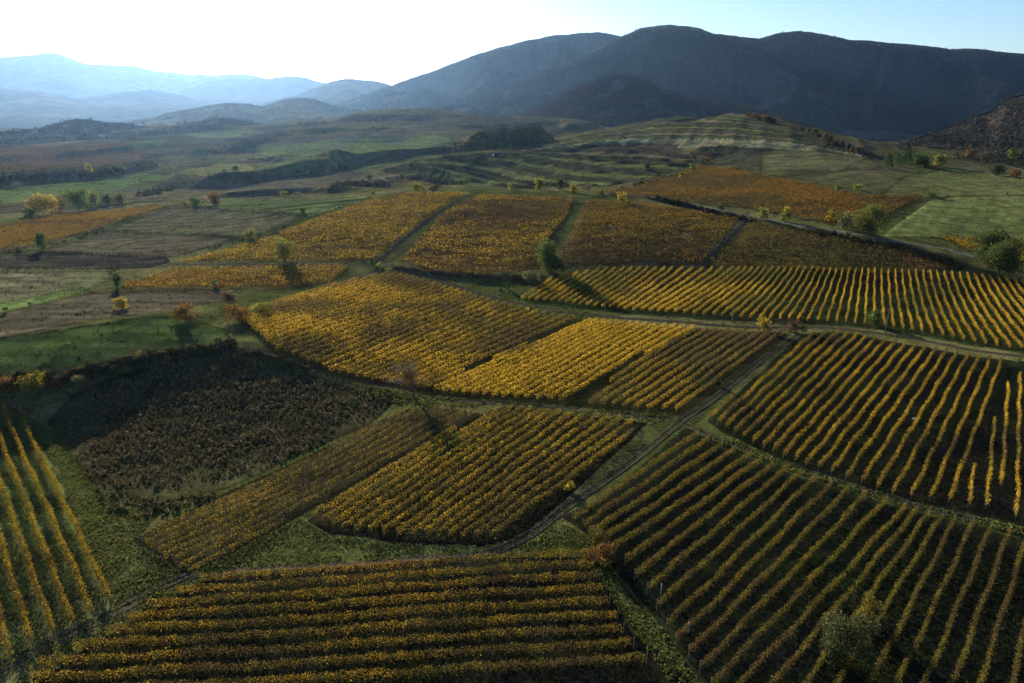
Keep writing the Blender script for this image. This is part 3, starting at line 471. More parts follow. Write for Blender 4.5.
cover('grass', [[(690, 432), (735, 440), (780, 460), (860, 487), (960, 514), (1040, 532), (1040, 540), (930, 514), (860, 494), (790, 471), (720, 444)], [(380, 388), (440, 397), (560, 406), (680, 416), (650, 424), (500, 407), (420, 407)], [(235, 345), (330, 376), (410, 395), (400, 405), (330, 385), (240, 352)]], 12, .12, .45, GP, (3, 3, 3, 3), M_GRASS, 4, .3)
DRYS = [(.12, .085, .048), (.14, .105, .055), (.105, .095, .045), (.18, .14, .07)]
cover('dry_scrub', [[(60, 400), (110, 380), (160, 366), (232, 348), (270, 354), (330, 378), (395, 396), (372, 424), (300, 455), (230, 486), (150, 490), (95, 485), (50, 440)]], 5.5, .3, .9, DRYS+[(.1, .11, .045)], (4, 4, 3, 2, 2), M_TWIG, 7, .26, soft=8, wf=.75)
cover('dry_scrub', [[(-40, 395), (60, 384), (110, 385), (60, 405), (20, 415), (-40, 415)], [(95, 488), (160, 500), (230, 488), (200, 505), (140, 520), (100, 505)]], 1.5, .3, .8, DRYS+[(.06, .07, .025)], (3, 3, 3, 2, 3), M_TWIG, 8, .3)
WEED = [(.035, .046, .02), (.05, .055, .028), (.026, .034, .015), (.036, .035, .02)]  # weed greens darkened, shade between the rows is put into the colour
cover('weeds', [[(800, 600), (860, 500), (930, 517), (1040, 545), (1060, 720), (780, 720)]], 2.0, .15, .45, WEED, (3, 2, 3, 2), M_GRASS, 4, .36)
cover('weeds', [[(570, 515), (690, 430), (860, 500), (800, 600), (780, 720), (700, 690), (640, 590)], [(710, 422), (800, 338), (1040, 365), (1040, 530)], [(40, 680), (205, 582), (590, 558), (700, 690), (720, 740), (20, 740)]], .12, .12, .35, WEED, (3, 2, 3, 2), M_GRASS, 4, .42)

n = 90000; r_ = R.uniform(190, 1150, n); a_ = R.uniform(math.radians(-39), math.radians(39), n); x = r_*np.sin(a_); y = r_*np.cos(a_); k = fbm(x/18, y/18, 3)+R.normal(0, .1, n) > .45; x, y, r_, a_ = x[k], y[k], r_[k], a_[k]
i_ = np.clip(np.searchsorted(rr, r_), 0, nr-1); j_ = np.clip(np.searchsorted(az, a_), 0, nc-1); g_ = GC[i_, j_]; h = R.uniform(.2, .5, len(x))*(1+r_/1500); C = np.repeat(np.c_[x, y, H(x, y)], 3, 0)+R.normal(0, .25, (3*len(x), 3))*(1, 1, 0); C[:, 2] += np.repeat(h*.4, 3)
V, Fs = leaves(C, np.repeat(h, 3)*R.uniform(1.0, 1.8, len(C)), .1, .6); c_ = np.repeat(g_*R.uniform(.7, 1.4, (len(x), 1)), 3, 0)
tag(obj('grass', mesh_np('grass', V, Fs, M_GRASS, np.repeat(c_, 4, 0))), kind='stuff')
ex, ey, eh = [], [], []
for poly, *_ in FIELDS:
    P = world(poly); P = np.vstack([P, P[:1]])
    if np.hypot(*P.mean(0)) < 210: continue
    for p, q in zip(P[:-1], P[1:]):
        l = np.hypot(*(q-p)); m_ = int(l*.13); t = R.random(m_); x = p[0]+(q[0]-p[0])*t+R.normal(0, .6, m_); y = p[1]+(q[1]-p[1])*t+R.normal(0, .6, m_); k = vnoise(x/25+7, y/25) > .52; ex += list(x[k]); ey += list(y[k])
ex = np.array(ex); ey = np.array(ey); h = .35+1.5*R.random(len(ex))**2.5; V, Fs, c_ = clump_mesh(np.c_[ex, ey, H(ex, ey)-.05], h, h*1.4, DK+[(.09, .1, .035), (.14, .12, .05)], (3, 3, 3, 2, 3, 3), 8)
tag(obj('scrub', mesh_np('scrub', V, Fs, M_TWIG, c_)), kind='stuff')

# ------------------------------------------------------------------ vineyards
ONES = 'first second third fourth fifth sixth seventh eighth ninth tenth eleventh twelfth thirteenth fourteenth fifteenth sixteenth seventeenth eighteenth nineteenth'.split()
def nth(k):
    if k <= 19: return ONES[k-1]
    t, u = divmod(k, 10); T = ['twenty', 'thirty', 'forty', 'fifty', 'sixty', 'seventy', 'eighty'][t-2]
    return (T[:-1]+'ieth') if u == 0 else T+'-'+ONES[u-1]
def clip_line(A, B, P):
    """longest stretch of the line AB (run out both ways) inside polygon P"""
    d = B-A; ts = []
    for i in range(len(P)):
        p, q = P[i], P[(i+1) % len(P)]; e = q-p; den = d[0]*e[1]-d[1]*e[0]
        if abs(den) < 1e-9: continue
        t = ((p[0]-A[0])*e[1]-(p[1]-A[1])*e[0])/den; u = ((p[0]-A[0])*d[1]-(p[1]-A[1])*d[0])/den
        if 0 <= u < 1: ts.append(t)
    ts.sort(); best = None
    for i in range(0, len(ts)-1, 2):
        if best is None or ts[i+1]-ts[i] > best[1]-best[0]: best = (ts[i], ts[i+1])
    return None if best is None else (A+d*best[0], A+d*best[1])
YEL, GOLD, OLI, BRO, RUS, GRN, ORA = (.5, .33, .03), (.32, .2, .025), (.18, .15, .03), (.14, .095, .035), (.17, .085, .03), (.11, .13, .028), (.32, .155, .025)
def row_foliage(A, B, per_m, size, h0, h1, wid, pal, gap, vig, rid, cell=1.15, cv=.35, tone=1):
    L = np.linalg.norm(B-A); n = int(L*per_m); s = R.uniform(0, L, n); x = A[0]+(B[0]-A[0])*s/L; y = A[1]+(B[1]-A[1])*s/L
    v = .1+.5*fbm(x/7+rid*.37, y/7+rid*.11, 2)+.4*_G[(s/cell+rid*.37).astype(int) & 255, (rid*13) & 255]     # vigour of each vine
    keep = v > gap+R.uniform(-.05, .05, n); x, y, s, v = x[keep], y[keep], s[keep], v[keep]; n = len(x)
    if n < 4: return None
    nx, ny = -(B-A)[1]/L, (B-A)[0]/L; top = h1*((.62+.62*v) if cell < 2 else (.82+.3*v)); zz = h0+(top-h0)*R.beta(1.7, 1.05, n); lat = R.normal(0, wid*.38, n)*(1.15-.45*zz/h1)
    wig = .12*np.sin(s*.35+rid); x = x+nx*(lat+wig)+R.normal(0, .06, n); y = y+ny*(lat+wig)+R.normal(0, .06, n)
    C = np.c_[x, y, H(x, y)+zz]; V, Fs = leaves(C, size*R.uniform(.6, 1.35, n), .15, .8)
    cs, wt = pal; q = fbm(x/(17 if cell < 4 else 60)+2, y/(17 if cell < 4 else 32)+5, 4)+cv*(_G[(s/cell+rid*.37).astype(int) & 255, (rid*29+7) & 255]-.5)+R.normal(0, .08, n)
    cum = np.cumsum(wt)/sum(wt); z = np.clip((q-.5)*(1.9 if cell < 4 else 3.8)+.5, .001, .999); col = np.array(cs)[np.searchsorted(cum, z)]*R.uniform(.45, 1.55, (n, 1))*tone; return V, Fs, np.repeat(col, 4, 0)
POSTME = {}
def post_mesh(h, r, m):
    k = (h, r, m.name)
    if k not in POSTME:
        V, Fs = tube([(0, 0, -.2), (0, 0, h*.5), (.01, 0, h)], r, r*.9, 6); POSTME[k] = mesh_np('post', V, Fs, m)
    return POSTME[k]
def guides(lines, spacing):
    W = [world(l) for l in lines]; rows = []; 
    for (a, b) in zip(W[:-1], W[1:]):
        d = b[1]-b[0]; d = d/np.linalg.norm(d); nrm = np.array([-d[1], d[0]]); dist = .5*(abs((a[0]-b[0])@nrm)+abs((a[1]-b[1])@nrm)); n = max(1, round(dist/spacing))
        for k in range(n): t = k/n; rows.append((a[0]*(1-t)+b[0]*t, a[1]*(1-t)+b[1]*t))
    rows.append((W[-1][0], W[-1][1])); return rows
ROWN = 0
def vineyard(poly, lines, spacing, label, group, pal, per_m, size, h=(.35, 1.75), wid=.55, gap=.18, posts=0, post_m=None, minlen=5, pal2=None, inner=0, tone=1):
    global ROWN
    P = world(poly); k = 0
    for A, B in guides(lines, spacing):
        c_ = clip_line(A, B, P)
        if c_ is None or np.linalg.norm(c_[1]-c_[0]) < minlen: continue
        a, b = c_; j = R.uniform(-.6, .6, 2); d = (b-a)/np.linalg.norm(b-a); a = a+d*max(0, j[0]); b = b-d*max(0, j[1]); ROWN += 1
        f = row_foliage(a, b, per_m, size, h[0], h[1], wid, pal, gap, 1, ROWN, 1.15 if posts else 2.4, .35 if posts else .2, tone)
        if f is None: continue
        k += 1; mid = (a+b)/2; zc = float(H(*mid)); V = f[0]-np.array([mid[0], mid[1], zc]); me = mesh_np('vine_foliage', V, f[1], M_LEAF, f[2]); lab = label.format(nth(k))
        if not posts: o = obj('vine_row', me, None, (mid[0], mid[1], zc)); tag(o, lab, 'vine row', group); continue
        o = empty('vine_row', (mid[0], mid[1], zc)); tag(o, lab, 'vine row', group); obj('foliage', me, o)
        ends = [a-d*.25, b+d*.25] if posts > 1 else [a-d*.25 if a[1] < b[1] else b+d*.25]
        L = np.linalg.norm(b-a)
        for q in range(inner): ends.append(a+(b-a)*(q+1)/(inner+1))
        for e in ends: obj('post', post_mesh(round(h[1]+.25, 2), .055, post_m or M_POST), o, (e[0]-mid[0], e[1]-mid[1], float(H(*e))-zc))
# bottom plot, rows across the picture
vineyard([(22, 700), (40, 668), (100, 641), (140, 612), (205, 581), (300, 573), (440, 562), (585, 556), (600, 580), (612, 612), (628, 645), (665, 690), (690, 760), (10, 760)],
 [[(200, 583), (600, 557)], [(20, 702), (660, 664)]], 2.45, 'long brown gold vine row, {} below the grassy track along the photo bottom', 'vine rows across the bottom',
 ([BRO, OLI, GOLD, YEL, RUS], (4, 4, 4, 2, 1)), 120, .155, (.25, 1.75),     .6, .24, 2, None, 8, None, 2, .8)
# lower right plot
vineyard([(564, 516), (600, 501), (650, 460), (685, 431), (720, 447), (790, 474), (860, 497), (930, 518), (1000, 535), (1060, 548), (1060, 720), (765, 760), (705, 683), (662, 625), (640, 585), (605, 545)],
 [[(566, 514), (689, 430)], [(624, 546), (729, 473)], [(676, 621), (818, 478)], [(755, 674), (904, 511)], [(883, 662), (956, 520)], [(982, 677), (1023, 550)], [(1040, 690), (1065, 550)]], 2.5,
 'olive brown vine row, {} from the dirt track in the dark lower right vineyard', 'vine rows in the lower right vineyard', ([BRO, OLI, OLI, GOLD, GRN], (4, 4, 3, 3, 1)), 115, .155, (.3, 1.8), .5, .22, 2, None, 8, None, 0, .78)
# middle right plot
vineyard([(708, 421), (742, 391), (801, 337), (835, 333), (870, 339), (920, 348), (970, 358), (1005, 362), (980, 430), (955, 503), (900, 498), (840, 479), (780, 457), (736, 437)],
 [[(708, 422), (800, 338)], [(830, 476), (925, 350)], [(949.5, 499.5), (1003, 357)]], 2.4, 'golden brown vine row, {} from the pale track in the middle right vineyard', 'vine rows in the middle right vineyard',
 ([BRO, OLI, GOLD, GOLD, YEL], (3, 3, 4, 2, 1)), 75, .19, (.3, 1.8), .5, .27, 1, None, 5, None, 0, .78)
for lines, lab in (([[(968, 507), (973, 470)]], 'short yellow vine row, first of the broken rows at the right edge'), ([[(985.6, 509), (993, 425)]], 'bright yellow vine row, second of the broken rows at the right edge'),
                   ([[(1000.6, 487), (1007, 387)]], 'yellow vine row with gaps, third of the broken rows at the right edge'), ([[(1015.5, 519), (1019, 378)]], 'bright yellow long vine row beside the right edge of the photo')):
    W = world(lines[0]); ROWN += 1; f = row_foliage(W[0], W[1], 60, .2, .3, 1.8, .42, ([BRO, OLI, GOLD, YEL], (2, 3, 4, 2)), .26, 1, ROWN); mid = W.mean(0); zc = float(H(*mid))
    o = empty('vine_row', (*mid, zc)); tag(o, lab, 'vine row', 'broken vine rows at the right edge'); obj('foliage', mesh_np('vine_foliage', f[0]-np.array([*mid, zc]), f[1], M_LEAF, f[2]), o)
    obj('post', post_mesh(2.0, .055, M_POST), o, (W[0][0]-mid[0], W[0][1]-mid[1], float(H(*W[0]))-zc))
# centre plot below the grass strip
vineyard([(308, 520), (332, 500), (400, 464), (480, 418), (500, 410), (560, 414), (643, 424), (600, 466), (560, 503), (525, 530), (480, 543), (400, 538), (335, 531)],
 [[(310, 522), (490, 411)], [(400, 536), (560, 415)], [(500, 533), (642, 427)], [(560, 505), (660, 425)]], 2.15, 'bushy yellow olive vine row, {} from the grey young vineyard left of it', 'vine rows in the centre vineyard',
 ([BRO, OLI, GOLD, YEL, GRN], (2, 4, 4, 2, 1)), 80, .2, (.2, 1.75), .62, .16, 1, None, 5, None, 0, .9)
# young vineyard with bare posts
vineyard([(135, 541), (187, 576), (230, 555), (300, 515), (400, 458), (484, 414), (440, 409), (412, 409), (360, 431), (300, 461), (230, 491), (170, 521)],
 [[(187, 575), (485, 414)], [(137, 543), (415, 408)]], 2.2, 'thin brown young vine row on bare soil, {} from the grassy bank', 'thin rows of the young vineyard', ([(.04, .03, .02), (.06, .043, .026), BRO, OLI, (.05, .04, .025), GOLD], (2, 3, 4, 5, 2, 1)), 95, .15, (.05, 1.35), .13, .08, 2, None, 5, None, 4)
# left block
vineyard([(-70, 415), (0, 408), (24, 414), (60, 490), (112, 604), (90, 618), (0, 665), (-40, 690)], [[(22, 417), (110, 603)], [(-53, 417), (8, 645)]], 2.5,
 'tall golden vine row, {} from the right in the left edge block', 'vine rows at the left edge', ([BRO, GOLD, GOLD, YEL, OLI], (3, 3, 4, 4, 2)), 140, .16, (.3, 2.0), .6, .08, 2, None, 5, None, 0, .72)
# bright yellow centre plot
vineyard([(237, 320), (290, 297), (350, 282), (395, 274), (430, 284), (480, 299), (540, 314), (585, 321), (500, 356), (428, 391), (400, 386), (330, 373), (270, 348)],
 [[(226, 312), (380, 262)], [(330, 373), (490, 302)], [(425, 390), (585, 321)]], 2.8, 'olive gold vine row, {} from the left in the shaggy left part of the centre', 'vine rows in the left part of the centre vineyard',
 ([BRO, BRO, OLI, GOLD, YEL], (4, 3, 4, 4, 2)), 62, .235, (.2, 1.8), .55, .2, 0, None, 8)
vineyard([(432, 392), (505, 356), (590, 322), (650, 327), (694, 329), (630, 366), (572, 403), (500, 399), (440, 394)],
 [[(428, 390), (587, 321)], [(500, 400), (640, 325)], [(572, 402), (695, 328)]], 2.15, 'bright golden vine row, {} from the left in the bright middle plot', 'vine rows in the bright middle of the centre vineyard',
 ([BRO, OLI, GOLD, YEL, YEL], (1, 2, 3, 4, 4)), 60, .24, (.2, 1.8), .62, .12, 0, None, 8)
vineyard([(578, 404), (636, 366), (699, 330), (788, 335), (758, 358), (720, 387), (682, 413), (640, 412)],
 [[(578, 403), (699, 330)], [(690, 412), (790, 336)]], 2.5, 'brown vine row, {} from the bright gold plot in the brown plot beside it', 'vine rows in the brown right end of the centre vineyard',
 ([BRO, BRO, OLI, GOLD], (4, 3, 4, 2)), 52, .23, (.2, 1.7), .42, .24, 0, None, 8)
# striped plot above the cross track
vineyard([(517, 300), (532, 289), (562, 276), (600, 270.5), (700, 269.5), (800, 269.5), (880, 271), (960, 275), (1040, 283), (1060, 285), (1060, 355), (1024, 351), (970, 343), (920, 333), (870, 326), (820, 322), (760, 320), (700, 316), (620, 311), (560, 304)],
 [[(520, 301), (565, 272)], [(614, 312), (672, 270)], [(667, 312), (729.5, 272)], [(779, 320), (809, 275)], [(884, 327), (881, 272)], [(961, 337), (937, 277)], [(1024, 317), (998, 281)], [(1060, 320), (1030, 284)]], 2.5,
 'yellow vine row, {} from the left in the striped vineyard above the cross track', 'vine rows in the striped vineyard', ([OLI, GOLD, GOLD, YEL], (3, 4, 2, 3)), 48, .25, (.2, 1.7), .44, .18, 0, None, 8)
print('VINE ROWS', ROWN)
# the rest of the vineyards, too far to tell rows apart: one object
FARV = [
 ([(175, 262), (250, 244), (300, 226), (380, 198), (420, 193), (468, 194), (438, 210), (398, 240), (373, 261)], (300, 250), (380, 243), ([BRO, RUS, GOLD, OLI, YEL], (4, 2, 4, 3, 2))),
 ([(402, 261), (440, 217), (480, 196), (573, 198), (568, 215), (548, 240), (546, 266), (480, 276), (430, 270)], (420, 250), (540, 246), ([BRO, RUS, BRO, GOLD, YEL], (4, 2, 3, 4, 3))),
 ([(587, 201), (650, 204), (740, 219), (699, 266), (562, 267), (557, 261), (577, 225)], (590, 240), (700, 240), ([BRO, RUS, OLI, GOLD], (4, 3, 4, 2))),
 ([(752, 223), (800, 233), (900, 246), (966, 266), (960, 270), (708, 267)], (740, 250), (860, 253), ([RUS, BRO, ORA, OLI], (4, 4, 1, 2))),
 ([(602, 194), (640, 186), (700, 166), (760, 176), (860, 196), (920, 196), (888, 215), (840, 225), (740, 207)], (640, 190), (740, 180), ([BRO, RUS, OLI, GOLD, BRO, ORA], (3, 2, 3, 3, 2, 1))),
 ([(124, 286), (172, 270), (344, 266), (348, 270), (330, 282), (290, 288), (127, 290)], (140, 280), (320, 276), ([GOLD, YEL, GOLD, ORA], (4, 4, 3, 1))),
 ([(-60, 235), (0, 226), (60, 216), (158, 206), (164, 208), (100, 227), (40, 244), (0, 250), (-60, 256)], (0, 240), (120, 215), ([BRO, GOLD, ORA, GOLD], (3, 4, 2, 3))),
 ([(940, 238), (1100, 241), (1100, 268), (1024, 261), (967, 250)], (960, 245), (1020, 250), ([GOLD, OLI, YEL], (3, 3, 3))),
 ([(-60, 152), (0, 150), (120, 145), (140, 152), (130, 162), (60, 168), (-60, 172)], (0, 160), (100, 155), ([RUS, BRO, BRO], (3, 4, 4)))]
Vs = []
for poly, p, q, pal in FARV:
    P = world(poly); W = world([p, q]); d = W[1]-W[0]; d /= np.linalg.norm(d); nrm = np.array([-d[1], d[0]]); pr = P@nrm; sp_ = 2.6 if P[:, 1].mean() < 700 else 7
    for s in np.arange(pr.min(), pr.max(), sp_):
        c_ = clip_line(nrm*s, nrm*s+d, P)
        if c_ is None or np.linalg.norm(c_[1]-c_[0]) < 3: continue
        ROWN += 1; f = row_foliage(c_[0], c_[1], 10.0 if sp_ < 5 else 2.2, .5 if sp_ < 5 else 1.1, .1, 1.5, .8, pal, .38, 1, ROWN, 5, .3)
        if f is not None: Vs.append((f[0], f[1], f[2]*(.57 if sp_ < 5 else .45)))
V, Fs = join([(v[0], v[1]) for v in Vs]); o = obj('distant_vines', mesh_np('distant_vines', V, Fs, M_LEAF, np.vstack([v[2] for v in Vs]))); tag(o, kind='stuff')

# ------------------------------------------------------------------ trees and bushes
def crown_mesh(h, wd, base, pal, n, leaf, lobes=12, conifer=False):
    pal = np.array(pal)
    if conifer:
        z = R.beta(1, 1.5, n); rad = wd*.5*(1-z)**.8*np.sqrt(R.uniform(.3, 1, n)); th = R.uniform(0, 6.283, n); C = np.c_[rad*np.cos(th), rad*np.sin(th), base+(h-base)*z]; li = (z*8).astype(int)
    else:
        cz = (base+h)/2; hz = (h-base)/2; d = R.normal(size=(lobes, 3)); d /= np.linalg.norm(d, axis=1)[:, None]; d *= R.uniform(.25, .62, (lobes, 1)); d[:, 2] = R.permutation(np.linspace(-.62, .62, lobes))
        lr = R.uniform(.36, .56, lobes); li = R.integers(0, lobes, n); e = R.normal(size=(n, 3)); e /= np.linalg.norm(e, axis=1)[:, None]; e *= (R.random((n, 1))**.45)
        C = (d[li]+e*lr[li][:, None])*np.array([wd/2, wd/2, hz]); C[:, 2] += cz; C[:, 2] = np.maximum(C[:, 2], .05)
    V, Fs = leaves(C, leaf*R.uniform(.6, 1.4, n), .25, .8); lt = R.uniform(.75, 1.25, 40)[li % 40]
    col = pal[(li+R.integers(0, 2, n)) % len(pal)]*lt[:, None]*R.uniform(.7, 1.3, (n, 1)); return mesh_np('crown', V, Fs, M_LEAF, np.repeat(col, 4, 0))
def trunk_mesh(h, wd, base, limbs=5):
    r = max(.06, h*.022); parts = [tube([(0, 0, -.3), (.02*h, .01*h, base*.6), (.0, .02*h, base+.25*(h-base)), (.01*h, 0, base+.7*(h-base))], r*1.25, r*.3, 6)]
    for k in range(limbs):
        th = 2*math.pi*k/limbs+R.uniform(-.4, .4); z0 = base*R.uniform(.75, 1.2); l = wd*.33; parts.append(tube([(.01*h, .01*h, z0), (math.cos(th)*l*.5, math.sin(th)*l*.5, z0+.25*(h-base)), (math.cos(th)*l, math.sin(th)*l, z0+.55*(h-base))], r*.5, r*.12, 4))
    V, Fs = join(parts); return mesh_np('trunk', V, Fs, M_BARK)
def bare_mesh(h, wd):
    parts = []
    def br(p, d, l, r, lev):
        q = p+d*l; m = (p+q)/2+R.normal(0, .05*l, 3); parts.append(tube([p, m, q], r, r*.6, 4))
        if lev == 0: return
        for _ in range(4 if lev > 1 else 5):
            e = d+R.normal(0, .55, 3); e[2] = abs(e[2])*.8+.15; e /= np.linalg.norm(e); br(p+(q-p)*R.uniform(.45, 1), e, l*R.uniform(.55, .75), r*.5, lev-1)
    br(np.array([0, 0, -.2]), np.array([0.05, 0, 1.0]), h*.4, h*.018, 4)
    V, Fs = join(parts); V[:, 2] *= h/max(V[:, 2].max(), .1); V[:, :2] *= wd/max(1e-6, np.ptp(V[:, 0])); return V, Fs
DG, MG, YG, YE, OR, RB, GY = [(.05, .075, .022), (.06, .09, .028)], [(.1, .14, .03), (.13, .16, .04), (.08, .11, .03)], [(.2, .2, .04), (.26, .24, .04), (.14, .15, .035)], [(.32, .24, .03), (.4, .28, .035), (.2, .17, .03)], [(.22, .12, .03), (.16, .09, .03), (.12, .08, .03)], [(.12, .065, .035), (.09, .055, .03), (.08, .06, .03)], [(.13, .135, .06), (.1, .11, .045), (.16, .15, .06)]
def plant(px, py, hp, wp, pal, label, kind='tree', group=None, cat=None):
    x, y, z, t = [float(q[0]) for q in cast(px, py)]; dep = math.atan2(CAM_H-z, math.hypot(x, y)); h = hp*t/F/math.cos(dep); wd = wp*t/F*(1.3 if kind == 'bush' else 1.3); h *= 1.06
    n = int(np.clip(hp*wp*3.2, 140, 5200)); leaf = max(.24, 1.5*t/F); o = empty({'bush': 'bush', 'bare': 'bare_tree', 'conifer': 'conifer'}.get(kind, 'tree'), (x, y, z)); o.rotation_euler[2] = R.uniform(0, 6.28)
    tag(o, label, cat or ('bush' if kind == 'bush' else 'tree'), group)
    if kind == 'bare':
        V, Fs = bare_mesh(h, wd); obj('trunk', mesh_np('trunk', V, Fs, M_BARK), o); obj('crown', crown_mesh(h*.98, wd, h*.3, [(.16, .1, .05), (.12, .08, .04)], n//2, leaf*.8), o)
    elif kind == 'bush': obj('crown', crown_mesh(h, wd, 0, pal, n, leaf, 9), o); obj('stem', trunk_mesh(h*.8, wd, h*.15, 4), o)
    elif kind == 'conifer': obj('crown', crown_mesh(h, wd, h*.1, pal, n, leaf, 9, True), o); obj('trunk', trunk_mesh(h*.9, wd*.3, h*.2, 3), o)
    else: obj('crown', crown_mesh(h, wd, h*.02, pal, int(n*1.4), leaf, 17), o); obj('trunk', trunk_mesh(h*.9, wd, h*.3), o)
    return o
